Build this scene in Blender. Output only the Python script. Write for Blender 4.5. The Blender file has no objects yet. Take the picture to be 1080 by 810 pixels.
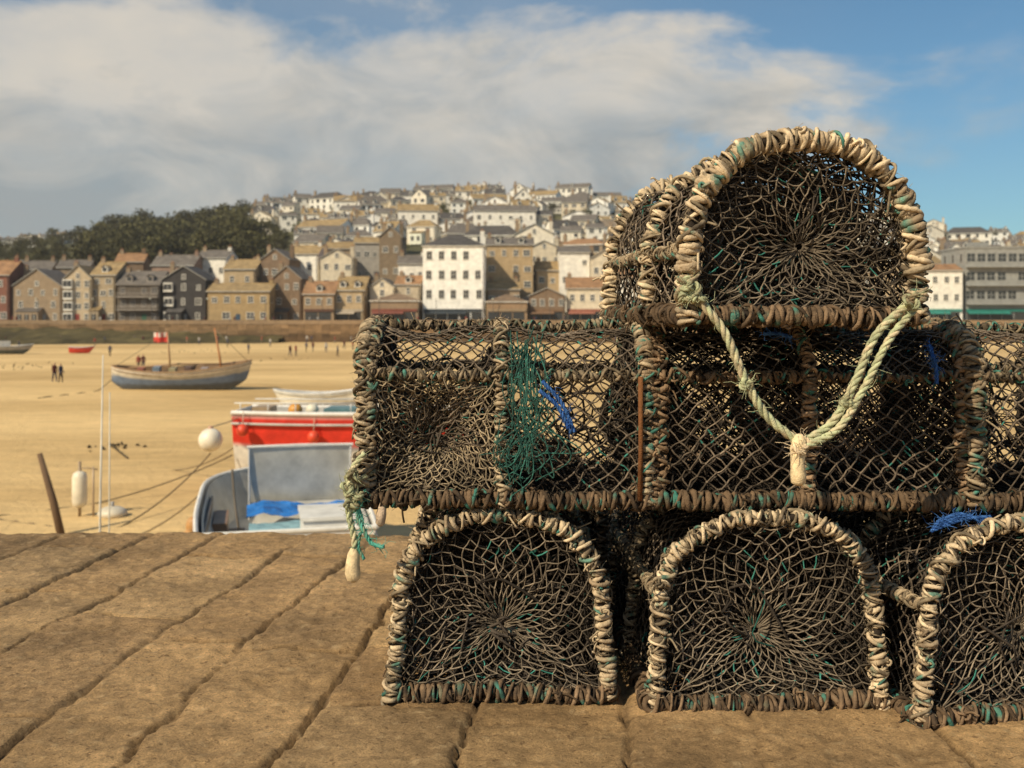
import bpy, math, random
import numpy as np
from mathutils import Vector, Matrix
random.seed(7); rng=np.random.default_rng(7)
CZ=0.814; F=1100.0; BEACH=CZ-5.6; TOWN=-0.5
def bx(px,D): return (px-540.0)/F*D
def hz(py,D): return CZ+(335.0-py)/F*D
scene=bpy.context.scene
# ------------------------------------------------------------ noise
_lat=rng.random((64,64,64)).astype(np.float32)
def vnoise(p):
    p=np.asarray(p,float); i=np.floor(p).astype(int); f=p-i; f=f*f*(3-2*f); i=i%64; j=(i+1)%64
    def L(a,b,c): return _lat[a,b,c]
    x0,y0,z0=i[...,0],i[...,1],i[...,2]; x1,y1,z1=j[...,0],j[...,1],j[...,2]
    fx,fy,fz=f[...,0],f[...,1],f[...,2]
    a=L(x0,y0,z0)*(1-fx)+L(x1,y0,z0)*fx; b=L(x0,y1,z0)*(1-fx)+L(x1,y1,z0)*fx
    c=L(x0,y0,z1)*(1-fx)+L(x1,y0,z1)*fx; d=L(x0,y1,z1)*(1-fx)+L(x1,y1,z1)*fx
    return ((a*(1-fy)+b*fy)*(1-fz)+(c*(1-fy)+d*fy)*fz)*2-1
def noise2(x,y,s,seed=0):
    return vnoise(np.stack([x*s+seed*3.7,y*s+seed*1.3,np.full_like(x,seed*7.1+.37)],-1))
# ------------------------------------------------------------ mesh builder
class MB:
    def __init__(s): s.V=[];s.C=[];s.Q=[];s.T=[];s.mQ=[];s.mT=[];s.n=0
    def add(s,v,quads=None,tris=None,col=(.5,.5,.5),mat=0):
        v=np.asarray(v,float).reshape(-1,3); m=len(v); col=np.asarray(col,float)
        if col.ndim==1: col=np.tile(col,(m,1))
        s.V.append(v); s.C.append(col)
        if quads is not None and len(quads):
            q=np.asarray(quads,int).reshape(-1,4); s.Q.append(q+s.n); s.mQ.append(np.full(len(q),mat))
        if tris is not None and len(tris):
            t=np.asarray(tris,int).reshape(-1,3); s.T.append(t+s.n); s.mT.append(np.full(len(t),mat))
        s.n+=m
    def mesh(s,name,mats,smooth=True):
        me=bpy.data.meshes.new(name)
        V=np.concatenate(s.V); C=np.concatenate(s.C)
        Q=np.concatenate(s.Q) if s.Q else np.zeros((0,4),int); T=np.concatenate(s.T) if s.T else np.zeros((0,3),int)
        mq=np.concatenate(s.mQ) if s.mQ else np.zeros(0,int); mt=np.concatenate(s.mT) if s.mT else np.zeros(0,int)
        me.vertices.add(len(V)); me.vertices.foreach_set('co',V.ravel())
        idx=np.concatenate([Q.ravel(),T.ravel()]); me.loops.add(len(idx)); me.loops.foreach_set('vertex_index',idx.astype(np.int32))
        ls=np.concatenate([np.arange(len(Q))*4,len(Q)*4+np.arange(len(T))*3]); me.polygons.add(len(ls))
        me.polygons.foreach_set('loop_start',ls.astype(np.int32))
        for m in mats: me.materials.append(m)
        me.polygons.foreach_set('material_index',np.concatenate([mq,mt]).astype(np.int32))
        me.polygons.foreach_set('use_smooth',np.full(len(ls),smooth))
        a=me.color_attributes.new('Col','FLOAT_COLOR','POINT')
        a.data.foreach_set('color',np.concatenate([C,np.ones((len(C),1))],1).astype(np.float32).ravel())
        me.update(calc_edges=True); me.validate(); return me
    def obj(s,name,mats,smooth=True,loc=(0,0,0),rot=(0,0,0)):
        return link(name,s.mesh(name,mats,smooth),loc,rot)
def link(name,me,loc=(0,0,0),rot=(0,0,0),scale=(1,1,1)):
    o=bpy.data.objects.new(name,me); scene.collection.objects.link(o); o.location=loc; o.rotation_euler=rot; o.scale=scale; return o
def norm(a): return a/np.maximum(np.linalg.norm(a,axis=-1,keepdims=True),1e-9)
def segs(mb,P0,P1,r,col,n=4,mat=0):
    P0=np.asarray(P0,float);P1=np.asarray(P1,float)
    if len(P0)==0: return
    d=norm(P1-P0); ref=np.where(np.abs(d[:,2:3])<.9,np.array([[0,0,1.]]),np.array([[1.,0,0]]))
    a=norm(np.cross(d,ref)); b=np.cross(d,a); N=len(P0)
    r=np.broadcast_to(np.asarray(r,float),(N,)); ang=np.arange(n)*2*math.pi/n
    ring=(np.cos(ang)[None,:,None]*a[:,None]+np.sin(ang)[None,:,None]*b[:,None])*r[:,None,None]
    V=np.concatenate([P0[:,None]+ring,P1[:,None]+ring],1)
    base=np.array([[k,(k+1)%n,n+(k+1)%n,n+k] for k in range(n)])
    Q=(np.arange(N)*2*n)[:,None,None]+base[None]
    col=np.asarray(col,float)
    if col.ndim==2: col=np.repeat(col,2*n,0)
    mb.add(V,Q,col=col,mat=mat)
def blobs(mb,P,r,col,mat=0):
    P=np.asarray(P,float); N=len(P)
    if N==0: return
    o=np.array([[1,0,0],[-1,0,0],[0,1,0],[0,-1,0],[0,0,1],[0,0,-1.]])
    r=np.broadcast_to(np.asarray(r,float),(N,))
    V=P[:,None]+o[None]*r[:,None,None]*(.7+.6*rng.random((N,6,1)))
    t=np.array([[0,2,4],[2,1,4],[1,3,4],[3,0,4],[2,0,5],[1,2,5],[3,1,5],[0,3,5]])
    T=(np.arange(N)*6)[:,None,None]+t[None]
    col=np.asarray(col,float)
    if col.ndim==2: col=np.repeat(col,6,0)
    mb.add(V,tris=T,col=col,mat=mat)
def resample(P,step=None,n=None,closed=False):
    P=np.asarray(P,float)
    if closed: P=np.vstack([P,P[:1]])
    L=np.concatenate([[0],np.cumsum(np.linalg.norm(np.diff(P,axis=0),axis=1))])
    if n is None: n=max(3,int(L[-1]/step)+1)
    s=np.linspace(0,L[-1],n+1)[:-1] if closed else np.linspace(0,L[-1],n)
    return np.stack([np.interp(s,L,P[:,k]) for k in range(P.shape[1])],1)
def smoothpath(P,n=60):
    P=np.asarray(P,float); m=len(P); Q=np.vstack([2*P[0]-P[1],P,2*P[-1]-P[-2]]); out=[]
    for t in np.linspace(0,m-1,n):
        i=min(int(t),m-2); u=t-i; a,b,c,d=Q[i],Q[i+1],Q[i+2],Q[i+3]
        out.append(.5*((2*b)+(-a+c)*u+(2*a-5*b+4*c-d)*u*u+(-a+3*b-3*c+d)*u**3))
    return np.array(out)
def frames(P):
    T=norm(np.gradient(P,axis=0)); a=np.zeros_like(P); v=np.array([0,0,1.]) if abs(T[0][2])<.9 else np.array([1.,0,0])
    for i in range(len(P)):
        v=v-T[i]*np.dot(v,T[i]); l=np.linalg.norm(v); v=v/l if l>1e-6 else np.array([1.,0,0]); a[i]=v
    return T,a,np.cross(T,a)
def tube(mb,P,r,col,n=6,mat=0,cap=True):
    P=np.asarray(P,float); T,a,b=frames(P); N=len(P); r=np.broadcast_to(np.asarray(r,float),(N,)).copy()
    if cap: 
        P=np.vstack([P[:1],P,P[-1:]]); a=np.vstack([a[:1],a,a[-1:]]); b=np.vstack([b[:1],b,b[-1:]]); r=np.concatenate([[1e-5],r,[1e-5]])
        col=np.asarray(col,float)
        if col.ndim==2: col=np.vstack([col[:1],col,col[-1:]])
        N+=2
    ang=np.arange(n)*2*math.pi/n
    V=P[:,None]+(np.cos(ang)[None,:,None]*a[:,None]+np.sin(ang)[None,:,None]*b[:,None])*r[:,None,None]
    i=np.arange(N-1)[:,None]*n; k=np.arange(n)[None]; k2=(k+1)%n
    Q=np.stack([i+k,i+k2,i+n+k2,i+n+k],-1)
    col=np.asarray(col,float)
    if col.ndim==2: col=np.repeat(col,n,0)
    mb.add(V,Q,col=col,mat=mat)
BEIGE=np.array([.66,.52,.34]); BROWN=np.array([.18,.12,.072]); DARK=np.array([.035,.027,.021]); TEAL=np.array([.05,.20,.16]); GREENR=np.array([.48,.51,.31]); BLUE=np.array([.02,.09,.42]); RUST=np.array([.35,.15,.06])
def ropecol(P,main,alt=BROWN,alt2=DARK,teal=.06,seed=0,scale=22):
    a=vnoise(P*scale+seed*5.1); b=vnoise(P*scale*1.7+seed*9.3+11); c=vnoise(P*scale*2.6+seed*2.3+31); d=vnoise(P*6+seed*1.7+3); e=vnoise(P*110+seed)
    wa=np.clip(.32+a*.85+e*.45+d*.5,0,1)[:,None]; col=main*(1-wa*.66)+alt*wa*.66
    wb=np.clip((b-.22+e*.4)*2.5,0,1)[:,None]; col=col*(1-wb*.75)+alt2*wb*.75
    if teal>0:
        wt=np.clip((c-.62+teal*1.8+.35*d)*6,0,1)[:,None]; col=col*(1-wt*.85)+TEAL*(1+.6*e[:,None])*wt*.85
    return np.clip(col,0.005,1)
def fray(mb,P,n,ln,col,off=.012):
    i=rng.integers(0,len(P),n); d=norm(rng.normal(size=(n,3))); p=P[i]+d*off; l=ln*(.3+rng.random(n)[:,None]); d2=norm(d+rng.normal(size=(n,3))*.8)
    m=p+d*l*.5; e=m+d2*l*.5; c=np.clip(col*(.7+.6*rng.random((n,1))),0,1)
    segs(mb,p,m,.0006,c,3); segs(mb,m,e,.0004,c,3)
def coil(mb,P,T,a,b,s,rad,rr,main,alt,teal,seed,hand=1):
    ph=hand*2*math.pi*(s+1.3*vnoise(np.stack([s*.16,s*0+seed,s*0],1)))
    rad=rad+rr*.75*vnoise(np.stack([s*.9,s*0+seed+5,s*0],1))+rr*.6*vnoise(np.stack([s*.17,s*0+seed+15,s*0],1))
    H=P+(np.cos(ph)[:,None]*a+np.sin(ph)[:,None]*b)*rad[:,None]+T*(rr*1.5*vnoise(np.stack([s*1.3,s*0+seed+25,s*0],1)))[:,None]
    rv=rr*(1+.45*vnoise(np.stack([s*1.7,s*0+seed+9,s*0],1)))*(1+.14*np.sin(s*2*math.pi*5.5))
    tube(mb,H,rv,ropecol(H,main,alt,teal=teal,seed=seed),6); return H
def wind(mb,path,core,rr,pitch,main,teal=.05,seed=0,frays=60,alt=BROWN,corecol=DARK,lumps=True):
    rr=rr*.57; pitch=pitch*.60; core=core*.92
    P=resample(path,step=pitch/9); L=len(P)*pitch/9; P=P+.0050*np.stack([vnoise(P*7+k*13+seed) for k in range(3)],1)+.0024*np.stack([vnoise(P*31+k*13+seed) for k in range(3)],1)
    T,a,b=frames(P); s=np.arange(len(P))/9.0
    tube(mb,P[::4],core*1.15,corecol,6)
    H=coil(mb,P,T,a,b,s,core*1.15+rr*.5,rr,main,alt,teal,seed)
    H2=coil(mb,P[::2],T[::2],a[::2],b[::2],s[::2]*.37,core*1.15+rr*1.6,rr*.72,main*1.12,alt,teal*1.3,seed+77,-1)
    H3=coil(mb,P[::2],T[::2],a[::2],b[::2],s[::2]*.19+.4,core*1.15+rr*1.7,rr*.7,main*.6,DARK,teal*2.5,seed+87,1)
    H4=coil(mb,P[::2],T[::2],a[::2],b[::2],s[::2]*.61+.2,core*1.15+rr*1.2,rr*.45,main*.35,DARK,teal*1.5,seed+97,-1)
    if lumps:
        for q in np.arange(.02+.04*rng.random(),L,.055):
            if rng.random()<.8:
                i=min(int(q/L*len(P)),len(P)-1); an=rng.uniform(0,6.28); c=P[i]+(math.cos(an)*a[i]+math.sin(an)*b[i])*(core+rr*1.6)
                t=np.linspace(0,2*math.pi,22); M=np.array(Matrix.Rotation(rng.uniform(0,6),3,'X')@Matrix.Rotation(rng.uniform(0,6),3,'Z'))
                K=(np.stack([np.sin(t)+2*np.sin(2*t),np.cos(t)-2*np.cos(2*t),-1.3*np.sin(3*t)],1)*rng.uniform(.0022,.0046))@M.T+c; cc=main*rng.uniform(.3,1.2); tube(mb,K,rr*.5,ropecol(K,cc,alt,teal=teal*1.8,seed=seed),5)
                e=c+rng.normal(size=3)*.018; tube(mb,smoothpath([c,(c+e)/2+rng.normal(size=3)*.004,e+np.array([0,0,-.008])],7),rr*.42,cc*.8,5)
    if frays: fray(mb,H,frays*3,.020,main*.9,.004)
def twist(mb,path,R,main,alt=BROWN,teal=0,seed=0,frays=30,lay=None):
    lay=lay or R*7; P=resample(path,step=lay/12); T,a,b=frames(P); s=np.arange(len(P))/12.0
    for k in range(3):
        ph=2*math.pi*(s+k/3)
        H=P+(np.cos(ph)[:,None]*a+np.sin(ph)[:,None]*b)*R*.52
        tube(mb,H,R*.56,ropecol(H,main*(1-.12*k),alt,alt2=alt,teal=teal,seed=seed+k,scale=30),6)
    if frays: fray(mb,P,frays,.025,main,R)
def knot(mb,c,size,R,main,seed=0):
    t=np.linspace(0,2*math.pi,70); r=random.Random(seed)
    K=np.stack([np.sin(t)+2*np.sin(2*t),np.cos(t)-2*np.cos(2*t),-1.3*np.sin(3*t)],1)*size/3
    M=np.array(Matrix.Rotation(r.random()*6,3,'X')@Matrix.Rotation(r.random()*6,3,'Z')); K=K@M.T
    twist(mb,np.asarray(c)+K,R,main,seed=seed,frays=25)
# ------------------------------------------------------------ materials
def newmat(name):
    m=bpy.data.materials.new(name); m.use_nodes=True; nt=m.node_tree; return m,nt,nt.nodes['Principled BSDF']
def colmat(name,rough=.9,ns=20,amt=.35,bump=.3,bs=None,dist=.01,spec=.3,coord='Object'):
    m,nt,p=newmat(name); N=nt.nodes; L=nt.links
    at=N.new('ShaderNodeAttribute'); at.attribute_name='Col'
    tc=N.new('ShaderNodeTexCoord'); nz=N.new('ShaderNodeTexNoise'); nz.inputs['Scale'].default_value=ns; nz.inputs['Detail'].default_value=6; nz.inputs['Roughness'].default_value=.65
    L.new(tc.outputs[coord],nz.inputs['Vector'])
    mr=N.new('ShaderNodeMapRange'); mr.inputs[1].default_value=.3; mr.inputs[2].default_value=.7; mr.inputs[3].default_value=1-amt; mr.inputs[4].default_value=1+amt
    L.new(nz.outputs[0],mr.inputs[0])
    vm=N.new('ShaderNodeVectorMath'); vm.operation='SCALE'; L.new(at.outputs['Color'],vm.inputs[0]); L.new(mr.outputs[0],vm.inputs['Scale'])
    L.new(vm.outputs[0],p.inputs['Base Color']); p.inputs['Roughness'].default_value=rough; p.inputs['Specular IOR Level'].default_value=spec
    if bump:
        n2=N.new('ShaderNodeTexNoise'); n2.inputs['Scale'].default_value=bs or ns*6; n2.inputs['Detail'].default_value=4; L.new(tc.outputs[coord],n2.inputs['Vector'])
        b=N.new('ShaderNodeBump'); b.inputs['Strength'].default_value=bump; b.inputs['Distance'].default_value=dist; L.new(n2.outputs[0],b.inputs['Height']); L.new(b.outputs[0],p.inputs['Normal'])
    return m
M_rope=colmat('weathered_rope',.92,60,.35,.7,300,.003,.12)
M_mason=colmat('masonry_and_render',.9,.9,.22,.4,3,.05)
M_slate=colmat('lichened_slate',.8,.7,.4,.5,2.5,.08)
M_glass,nt,p=newmat('window_glass'); p.inputs['Base Color'].default_value=(.05,.05,.05,1); p.inputs['Roughness'].default_value=.12
M_paint=colmat('boat_paint',.45,2.2,.22,.15,9,.01,.45)
M_leaf=colmat('foliage',.85,.15,.3,0)
M_skin=colmat('clothing',.9,6,.15,0)
def stonemat():
    m,nt,p=newmat('pier_stone'); N=nt.nodes; L=nt.links
    at=N.new('ShaderNodeAttribute'); at.attribute_name='Col'; tc=N.new('ShaderNodeTexCoord')
    def nz(s,d=8,r=.6):
        n=N.new('ShaderNodeTexNoise'); n.inputs['Scale'].default_value=s; n.inputs['Detail'].default_value=d; n.inputs['Roughness'].default_value=r; L.new(tc.outputs['Object'],n.inputs['Vector']); return n
    def rng_(n,a,b,c,d):
        r=N.new('ShaderNodeMapRange'); r.inputs[1].default_value=a;r.inputs[2].default_value=b;r.inputs[3].default_value=c;r.inputs[4].default_value=d; L.new(n.outputs[0],r.inputs[0]); return r
    a=rng_(nz(2.6),.3,.7,.66,1.3); b=rng_(nz(30,8,.75),.3,.7,.60,1.40); c=rng_(nz(190,3,.7),.3,.7,.75,1.25)
    m1=N.new('ShaderNodeMath'); m1.operation='MULTIPLY'; L.new(a.outputs[0],m1.inputs[0]); L.new(b.outputs[0],m1.inputs[1])
    m2=N.new('ShaderNodeMath'); m2.operation='MULTIPLY'; L.new(m1.outputs[0],m2.inputs[0]); L.new(c.outputs[0],m2.inputs[1])
    vm=N.new('ShaderNodeVectorMath'); vm.operation='SCALE'; L.new(at.outputs['Color'],vm.inputs[0]); L.new(m2.outputs[0],vm.inputs['Scale'])
    fl=rng_(nz(75,2,.5),.62,.69,0,.6); mx=N.new('ShaderNodeMixRGB'); mx.inputs[2].default_value=(.14,.08,.04,1); L.new(fl.outputs[0],mx.inputs[0]); L.new(vm.outputs[0],mx.inputs[1])
    fl2=rng_(nz(26,5,.65),.57,.72,0,.65); mx2=N.new('ShaderNodeMixRGB'); mx2.inputs[2].default_value=(.74,.53,.29,1); L.new(fl2.outputs[0],mx2.inputs[0]); L.new(mx.outputs[0],mx2.inputs[1])
    L.new(mx2.outputs[0],p.inputs['Base Color']); p.inputs['Roughness'].default_value=.85; p.inputs['Specular IOR Level'].default_value=.25
    n=nz(26,9,.8); bp=N.new('ShaderNodeBump'); bp.inputs['Strength'].default_value=1; bp.inputs['Distance'].default_value=.020; L.new(n.outputs[0],bp.inputs['Height'])
    n3=nz(220,3,.6); bp2=N.new('ShaderNodeBump'); bp2.inputs['Strength'].default_value=.8; bp2.inputs['Distance'].default_value=.003; L.new(n3.outputs[0],bp2.inputs['Height']); L.new(bp.outputs[0],bp2.inputs['Normal']); L.new(bp2.outputs[0],p.inputs['Normal'])
    return m
M_stone=stonemat()
def sandmat():
    m,nt,p=newmat('beach_sand'); N=nt.nodes; L=nt.links; tc=N.new('ShaderNodeTexCoord')
    mp=N.new('ShaderNodeMapping'); mp.inputs['Scale'].default_value=(.35,1,1); L.new(tc.outputs['Object'],mp.inputs[0])
    def nz(s,d,r,src): 
        n=N.new('ShaderNodeTexNoise'); n.inputs['Scale'].default_value=s; n.inputs['Detail'].default_value=d; n.inputs['Roughness'].default_value=r; L.new(src,n.inputs['Vector']); return n
    a=nz(.07,7,.6,mp.outputs[0]); cr=N.new('ShaderNodeValToRGB'); L.new(a.outputs[0],cr.inputs[0])
    e=cr.color_ramp.elements; e[0].position=.36; e[0].color=(.54,.36,.155,1); e[1].position=.60; e[1].color=(.78,.55,.26,1)
    b=nz(1.3,8,.75,mp.outputs[0]); mr=N.new('ShaderNodeMapRange'); mr.inputs[1].default_value=.3;mr.inputs[2].default_value=.7;mr.inputs[3].default_value=.78;mr.inputs[4].default_value=1.14; L.new(b.outputs[0],mr.inputs[0])
    vm=N.new('ShaderNodeVectorMath'); vm.operation='SCALE'; L.new(cr.outputs[0],vm.inputs[0]); L.new(mr.outputs[0],vm.inputs['Scale']); L.new(vm.outputs[0],p.inputs['Base Color'])
    p.inputs['Roughness'].default_value=.9; p.inputs['Specular IOR Level'].default_value=.2
    n=nz(2.5,8,.7,tc.outputs['Object']); bp=N.new('ShaderNodeBump'); bp.inputs['Strength'].default_value=.7; bp.inputs['Distance'].default_value=.15; L.new(n.outputs[0],bp.inputs['Height']); L.new(bp.outputs[0],p.inputs['Normal'])
    return m
M_sand=sandmat()
M_grass=colmat('hill_scrub',.95,.12,.35,.5,.8,.5)
# ------------------------------------------------------------ pier
def build_pier():
    xs=np.concatenate([np.linspace(-40,-3,60)[:-1],np.arange(-3,3,.0095),np.linspace(3,40,60)])
    ys=np.concatenate([np.linspace(-12,.9,30)[:-1],np.arange(.9,4.0,.0095),[4.0]])
    X,Y=np.meshgrid(xs,ys); 
    ph=math.radians(5.7)
    wx=X+.022*noise2(X,Y,2.2,1)+.014*noise2(X,Y,9,2)+.008*noise2(X,Y,27,22); wy=Y+.04*noise2(X,Y,2.4,3)+.018*noise2(X,Y,10,4)+.007*noise2(X,Y,29,24)
    U=wx*math.cos(ph)-wy*math.sin(ph); W=wx*math.sin(ph)+wy*math.cos(ph)
    r=random.Random(5); edges=[-45.0]
    while edges[-1]<45: edges.append(edges[-1]+r.uniform(.19,.38))
    edges=np.array(edges); ui=np.clip(np.searchsorted(edges,U)-1,0,len(edges)-2)
    du=np.minimum(U-edges[ui],edges[ui+1]-U)
    rl=rng.uniform(.35,.95,len(edges)); ro=rng.uniform(0,1,len(edges)); wv=W/rl[ui]+ro[ui]*7
    wi=np.floor(wv); fv=wv-wi; h=np.sin(ui*12.9+wi*78.2)*43758.5; h=h-np.floor(h); h2=np.sin(ui*39.3+wi*11.7)*12543.1; h2-=np.floor(h2)
    dv=np.minimum(fv,1-fv)*rl[ui]; 
    d=np.minimum(du,dv+.002)
    jw=.005+.009*np.clip(noise2(X,Y,3.1,6)+.7*noise2(X,Y,12,7),-.35,1); fill=np.clip(.75+1.1*noise2(X,Y,1.9,8)+.5*noise2(X,Y,8,9),.12,1)
    g=np.clip(1-(d/(np.maximum(jw,0.001)+.006)),0,1); g=g*g*(3-2*g)
    pits=np.clip(noise2(X,Y,17,31)-.25,0,1)*np.clip(noise2(X,Y,3,32)+.5,0,1)
    spall=np.clip((noise2(X,Y,5.5,41)+.35*noise2(X,Y,21,42)-.38)*5,0,1)
    Z=-.019*g*fill+.007*(h-.5)+.007*noise2(X,Y,1.9,10)+.005*noise2(X,Y,6,11)+.004*noise2(X,Y,17,12)+.0028*noise2(X,Y,40,15)+.0016*noise2(X,Y,85,16)-.016*pits-.004*spall+.005*((U-edges[ui])/.3-.5)*(h2-.5)*2
    edge=np.clip((Y-3.93)/.07,0,1); Z=Z-.03*edge**2+.008*noise2(X,Y,5,14)*edge
    base=np.array([.53,.335,.155]); b2=np.array([.41,.26,.125]); b3=np.array([.62,.43,.22])
    C=base[None,None]*(1-h[...,None])+b2*h[...,None]; C=C*(1-.45*h2[...,None])+b3*.45*h2[...,None]
    st=np.clip(noise2(X,Y,1.1,20)*.5+noise2(X,Y,4,21)*.4+noise2(X,Y,14,23)*.3,-.55,.5)[...,None]; C=C*(1+.5*st); C=C*(1-.2*spall[...,None])
    gg=(g*np.clip(fill+.15,0,1))[...,None]; C=C*(1-gg*.88)+np.array([.06,.038,.02])*gg*.88
    ny,nx=X.shape; i=np.arange(ny-1)[:,None]*nx; j=np.arange(nx-1)[None]
    Q=np.stack([i+j,i+j+1,i+nx+j+1,i+nx+j],-1)
    mb=MB(); mb.add(np.stack([X,Y,Z],-1),Q,col=C.reshape(-1,3))
    z=0.0; r=random.Random(2)
    mb.add([[-40,3.97,-.06],[40,3.97,-.06],[40,3.97,-6],[-40,3.97,-6]],[[0,1,2,3]],col=(.12,.09,.06))
    while z>-5.4:
        hh=r.uniform(.32,.45); x=-40+r.random()
        while x<40:
            w=r.uniform(.6,1.3); c=np.array([.26,.2,.13])*r.uniform(.7,1.15)*(1 if z>-2.5 else .6)
            if z<0: box(mb,x,x+w-.02,3.9,4.0+r.uniform(-.015,.015),z-hh+.02,z,c)
            x+=w
        z-= hh if z<0 else .055
    o=mb.obj('pier',[M_stone],True); return o
def box(mb,x0,x1,y0,y1,z0,z1,col,mat=0,M=None):
    v=np.array([[x0,y0,z0],[x1,y0,z0],[x1,y1,z0],[x0,y1,z0],[x0,y0,z1],[x1,y0,z1],[x1,y1,z1],[x0,y1,z1]],float)
    fs=[[0,1,5,4],[1,2,6,5],[2,3,7,6],[3,0,4,7],[4,5,6,7],[3,2,1,0]]
    V=np.concatenate([v[f] for f in fs])
    if M is not None: V=np.c_[V,np.ones(len(V))]@np.array(M).T; V=V[:,:3]
    mb.add(V,np.arange(24).reshape(6,4),col=col,mat=mat)
build_pier()
# ------------------------------------------------------------ lobster pots
def profile(W,H,hs,taper=.06,skew=0,a=.8,n=120):
    th=np.linspace(math.pi,0,n); c=np.cos(th); s=np.sin(th)
    x=W/2*np.sign(c)*np.abs(c)**a; z=hs+(H-hs)*np.abs(s)**.95
    P=np.vstack([[[-W/2,0]],np.stack([x,z],1),[[W/2,0]]])
    P[:,0]*=1-taper*P[:,1]/H; P[:,0]+=skew*(P[:,1]/H)**2
    return resample(P,n=n)
def netcol(P,col,amt=.6):
    a=vnoise(P*14+3)[:,None]; b=rng.random((len(P),1)); c=np.asarray(col)*(1+amt*a)*(.5+1.0*b)
    g=vnoise(P*7+29)[:,None]; c=c*(1+.4*g); t=(rng.random((len(P),1))<.04)&(vnoise(P*10+17)[:,None]>.0); c=np.where(t,TEAL*(.6+.8*b),c); return np.clip(c,.004,1)
def web(mb,outline,centre,M,K,rho0,col,r=.0017,power=1.0,jit=.004,tw=0,depth_pow=1.6,knots=True,rnd=.7,bend=.0016):
    O=resample(outline,n=M*2,closed=True); centre=np.asarray(centre,float); om=O.mean(0); dd=np.linalg.norm(O-om,axis=1,keepdims=True); Rm=dd.mean()
    nodes=[]
    for k in range(K+1):
        t=k/K; rho=rho0+(1-rho0)*t**power
        idx=(np.arange(M)*2+(k%2)+int(tw*(1-t)*M))%(2*M); wb_=rnd*(1-t)
        o=(O[idx]-om)*(1-wb_)+((O[idx]-om)/dd[idx]*Rm)*wb_; rj=rho*(1+(rng.normal(size=(M,1))*.022 if k<K else 0)); p=om+o*rj; p=p+(centre-om)*((1-rho)**depth_pow if depth_pow!=1 else (1-rho))
        if k<K: p=p+rng.normal(size=p.shape)*jit*(.4+.9*t)
        nodes.append(p)
    P0=[];P1=[]
    for k in range(K):
        A=nodes[k];B=nodes[k+1]
        P0.append(A);P1.append(B); P0.append(A); P1.append(np.roll(B,1 if k%2==0 else -1,0))
    P0=np.vstack(P0);P1=np.vstack(P1); keep=rng.random(len(P0))>.02; P0=P0[keep];P1=P1[keep]
    Mi=(P0+P1)/2+rng.normal(size=P0.shape)*bend-np.array([0,0,.0012]); c=netcol(P0,col); rv=r*(.75+.5*rng.random(len(P0))); segs(mb,P0,Mi,rv,c,4); segs(mb,Mi,P1,rv,c,4)
    if knots: A=np.vstack(nodes[1:]); blobs(mb,A,r*1.9,netcol(A,col))
    R0=resample(nodes[0],n=24,closed=True); R0=np.vstack([R0,R0[:2]]); tube(mb,R0,r*2.2,np.asarray(col)*.8,5)
NET=np.array([.115,.09,.066]); NETD=np.array([.036,.029,.023]); NETG=np.array([.18,.145,.105])
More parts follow.
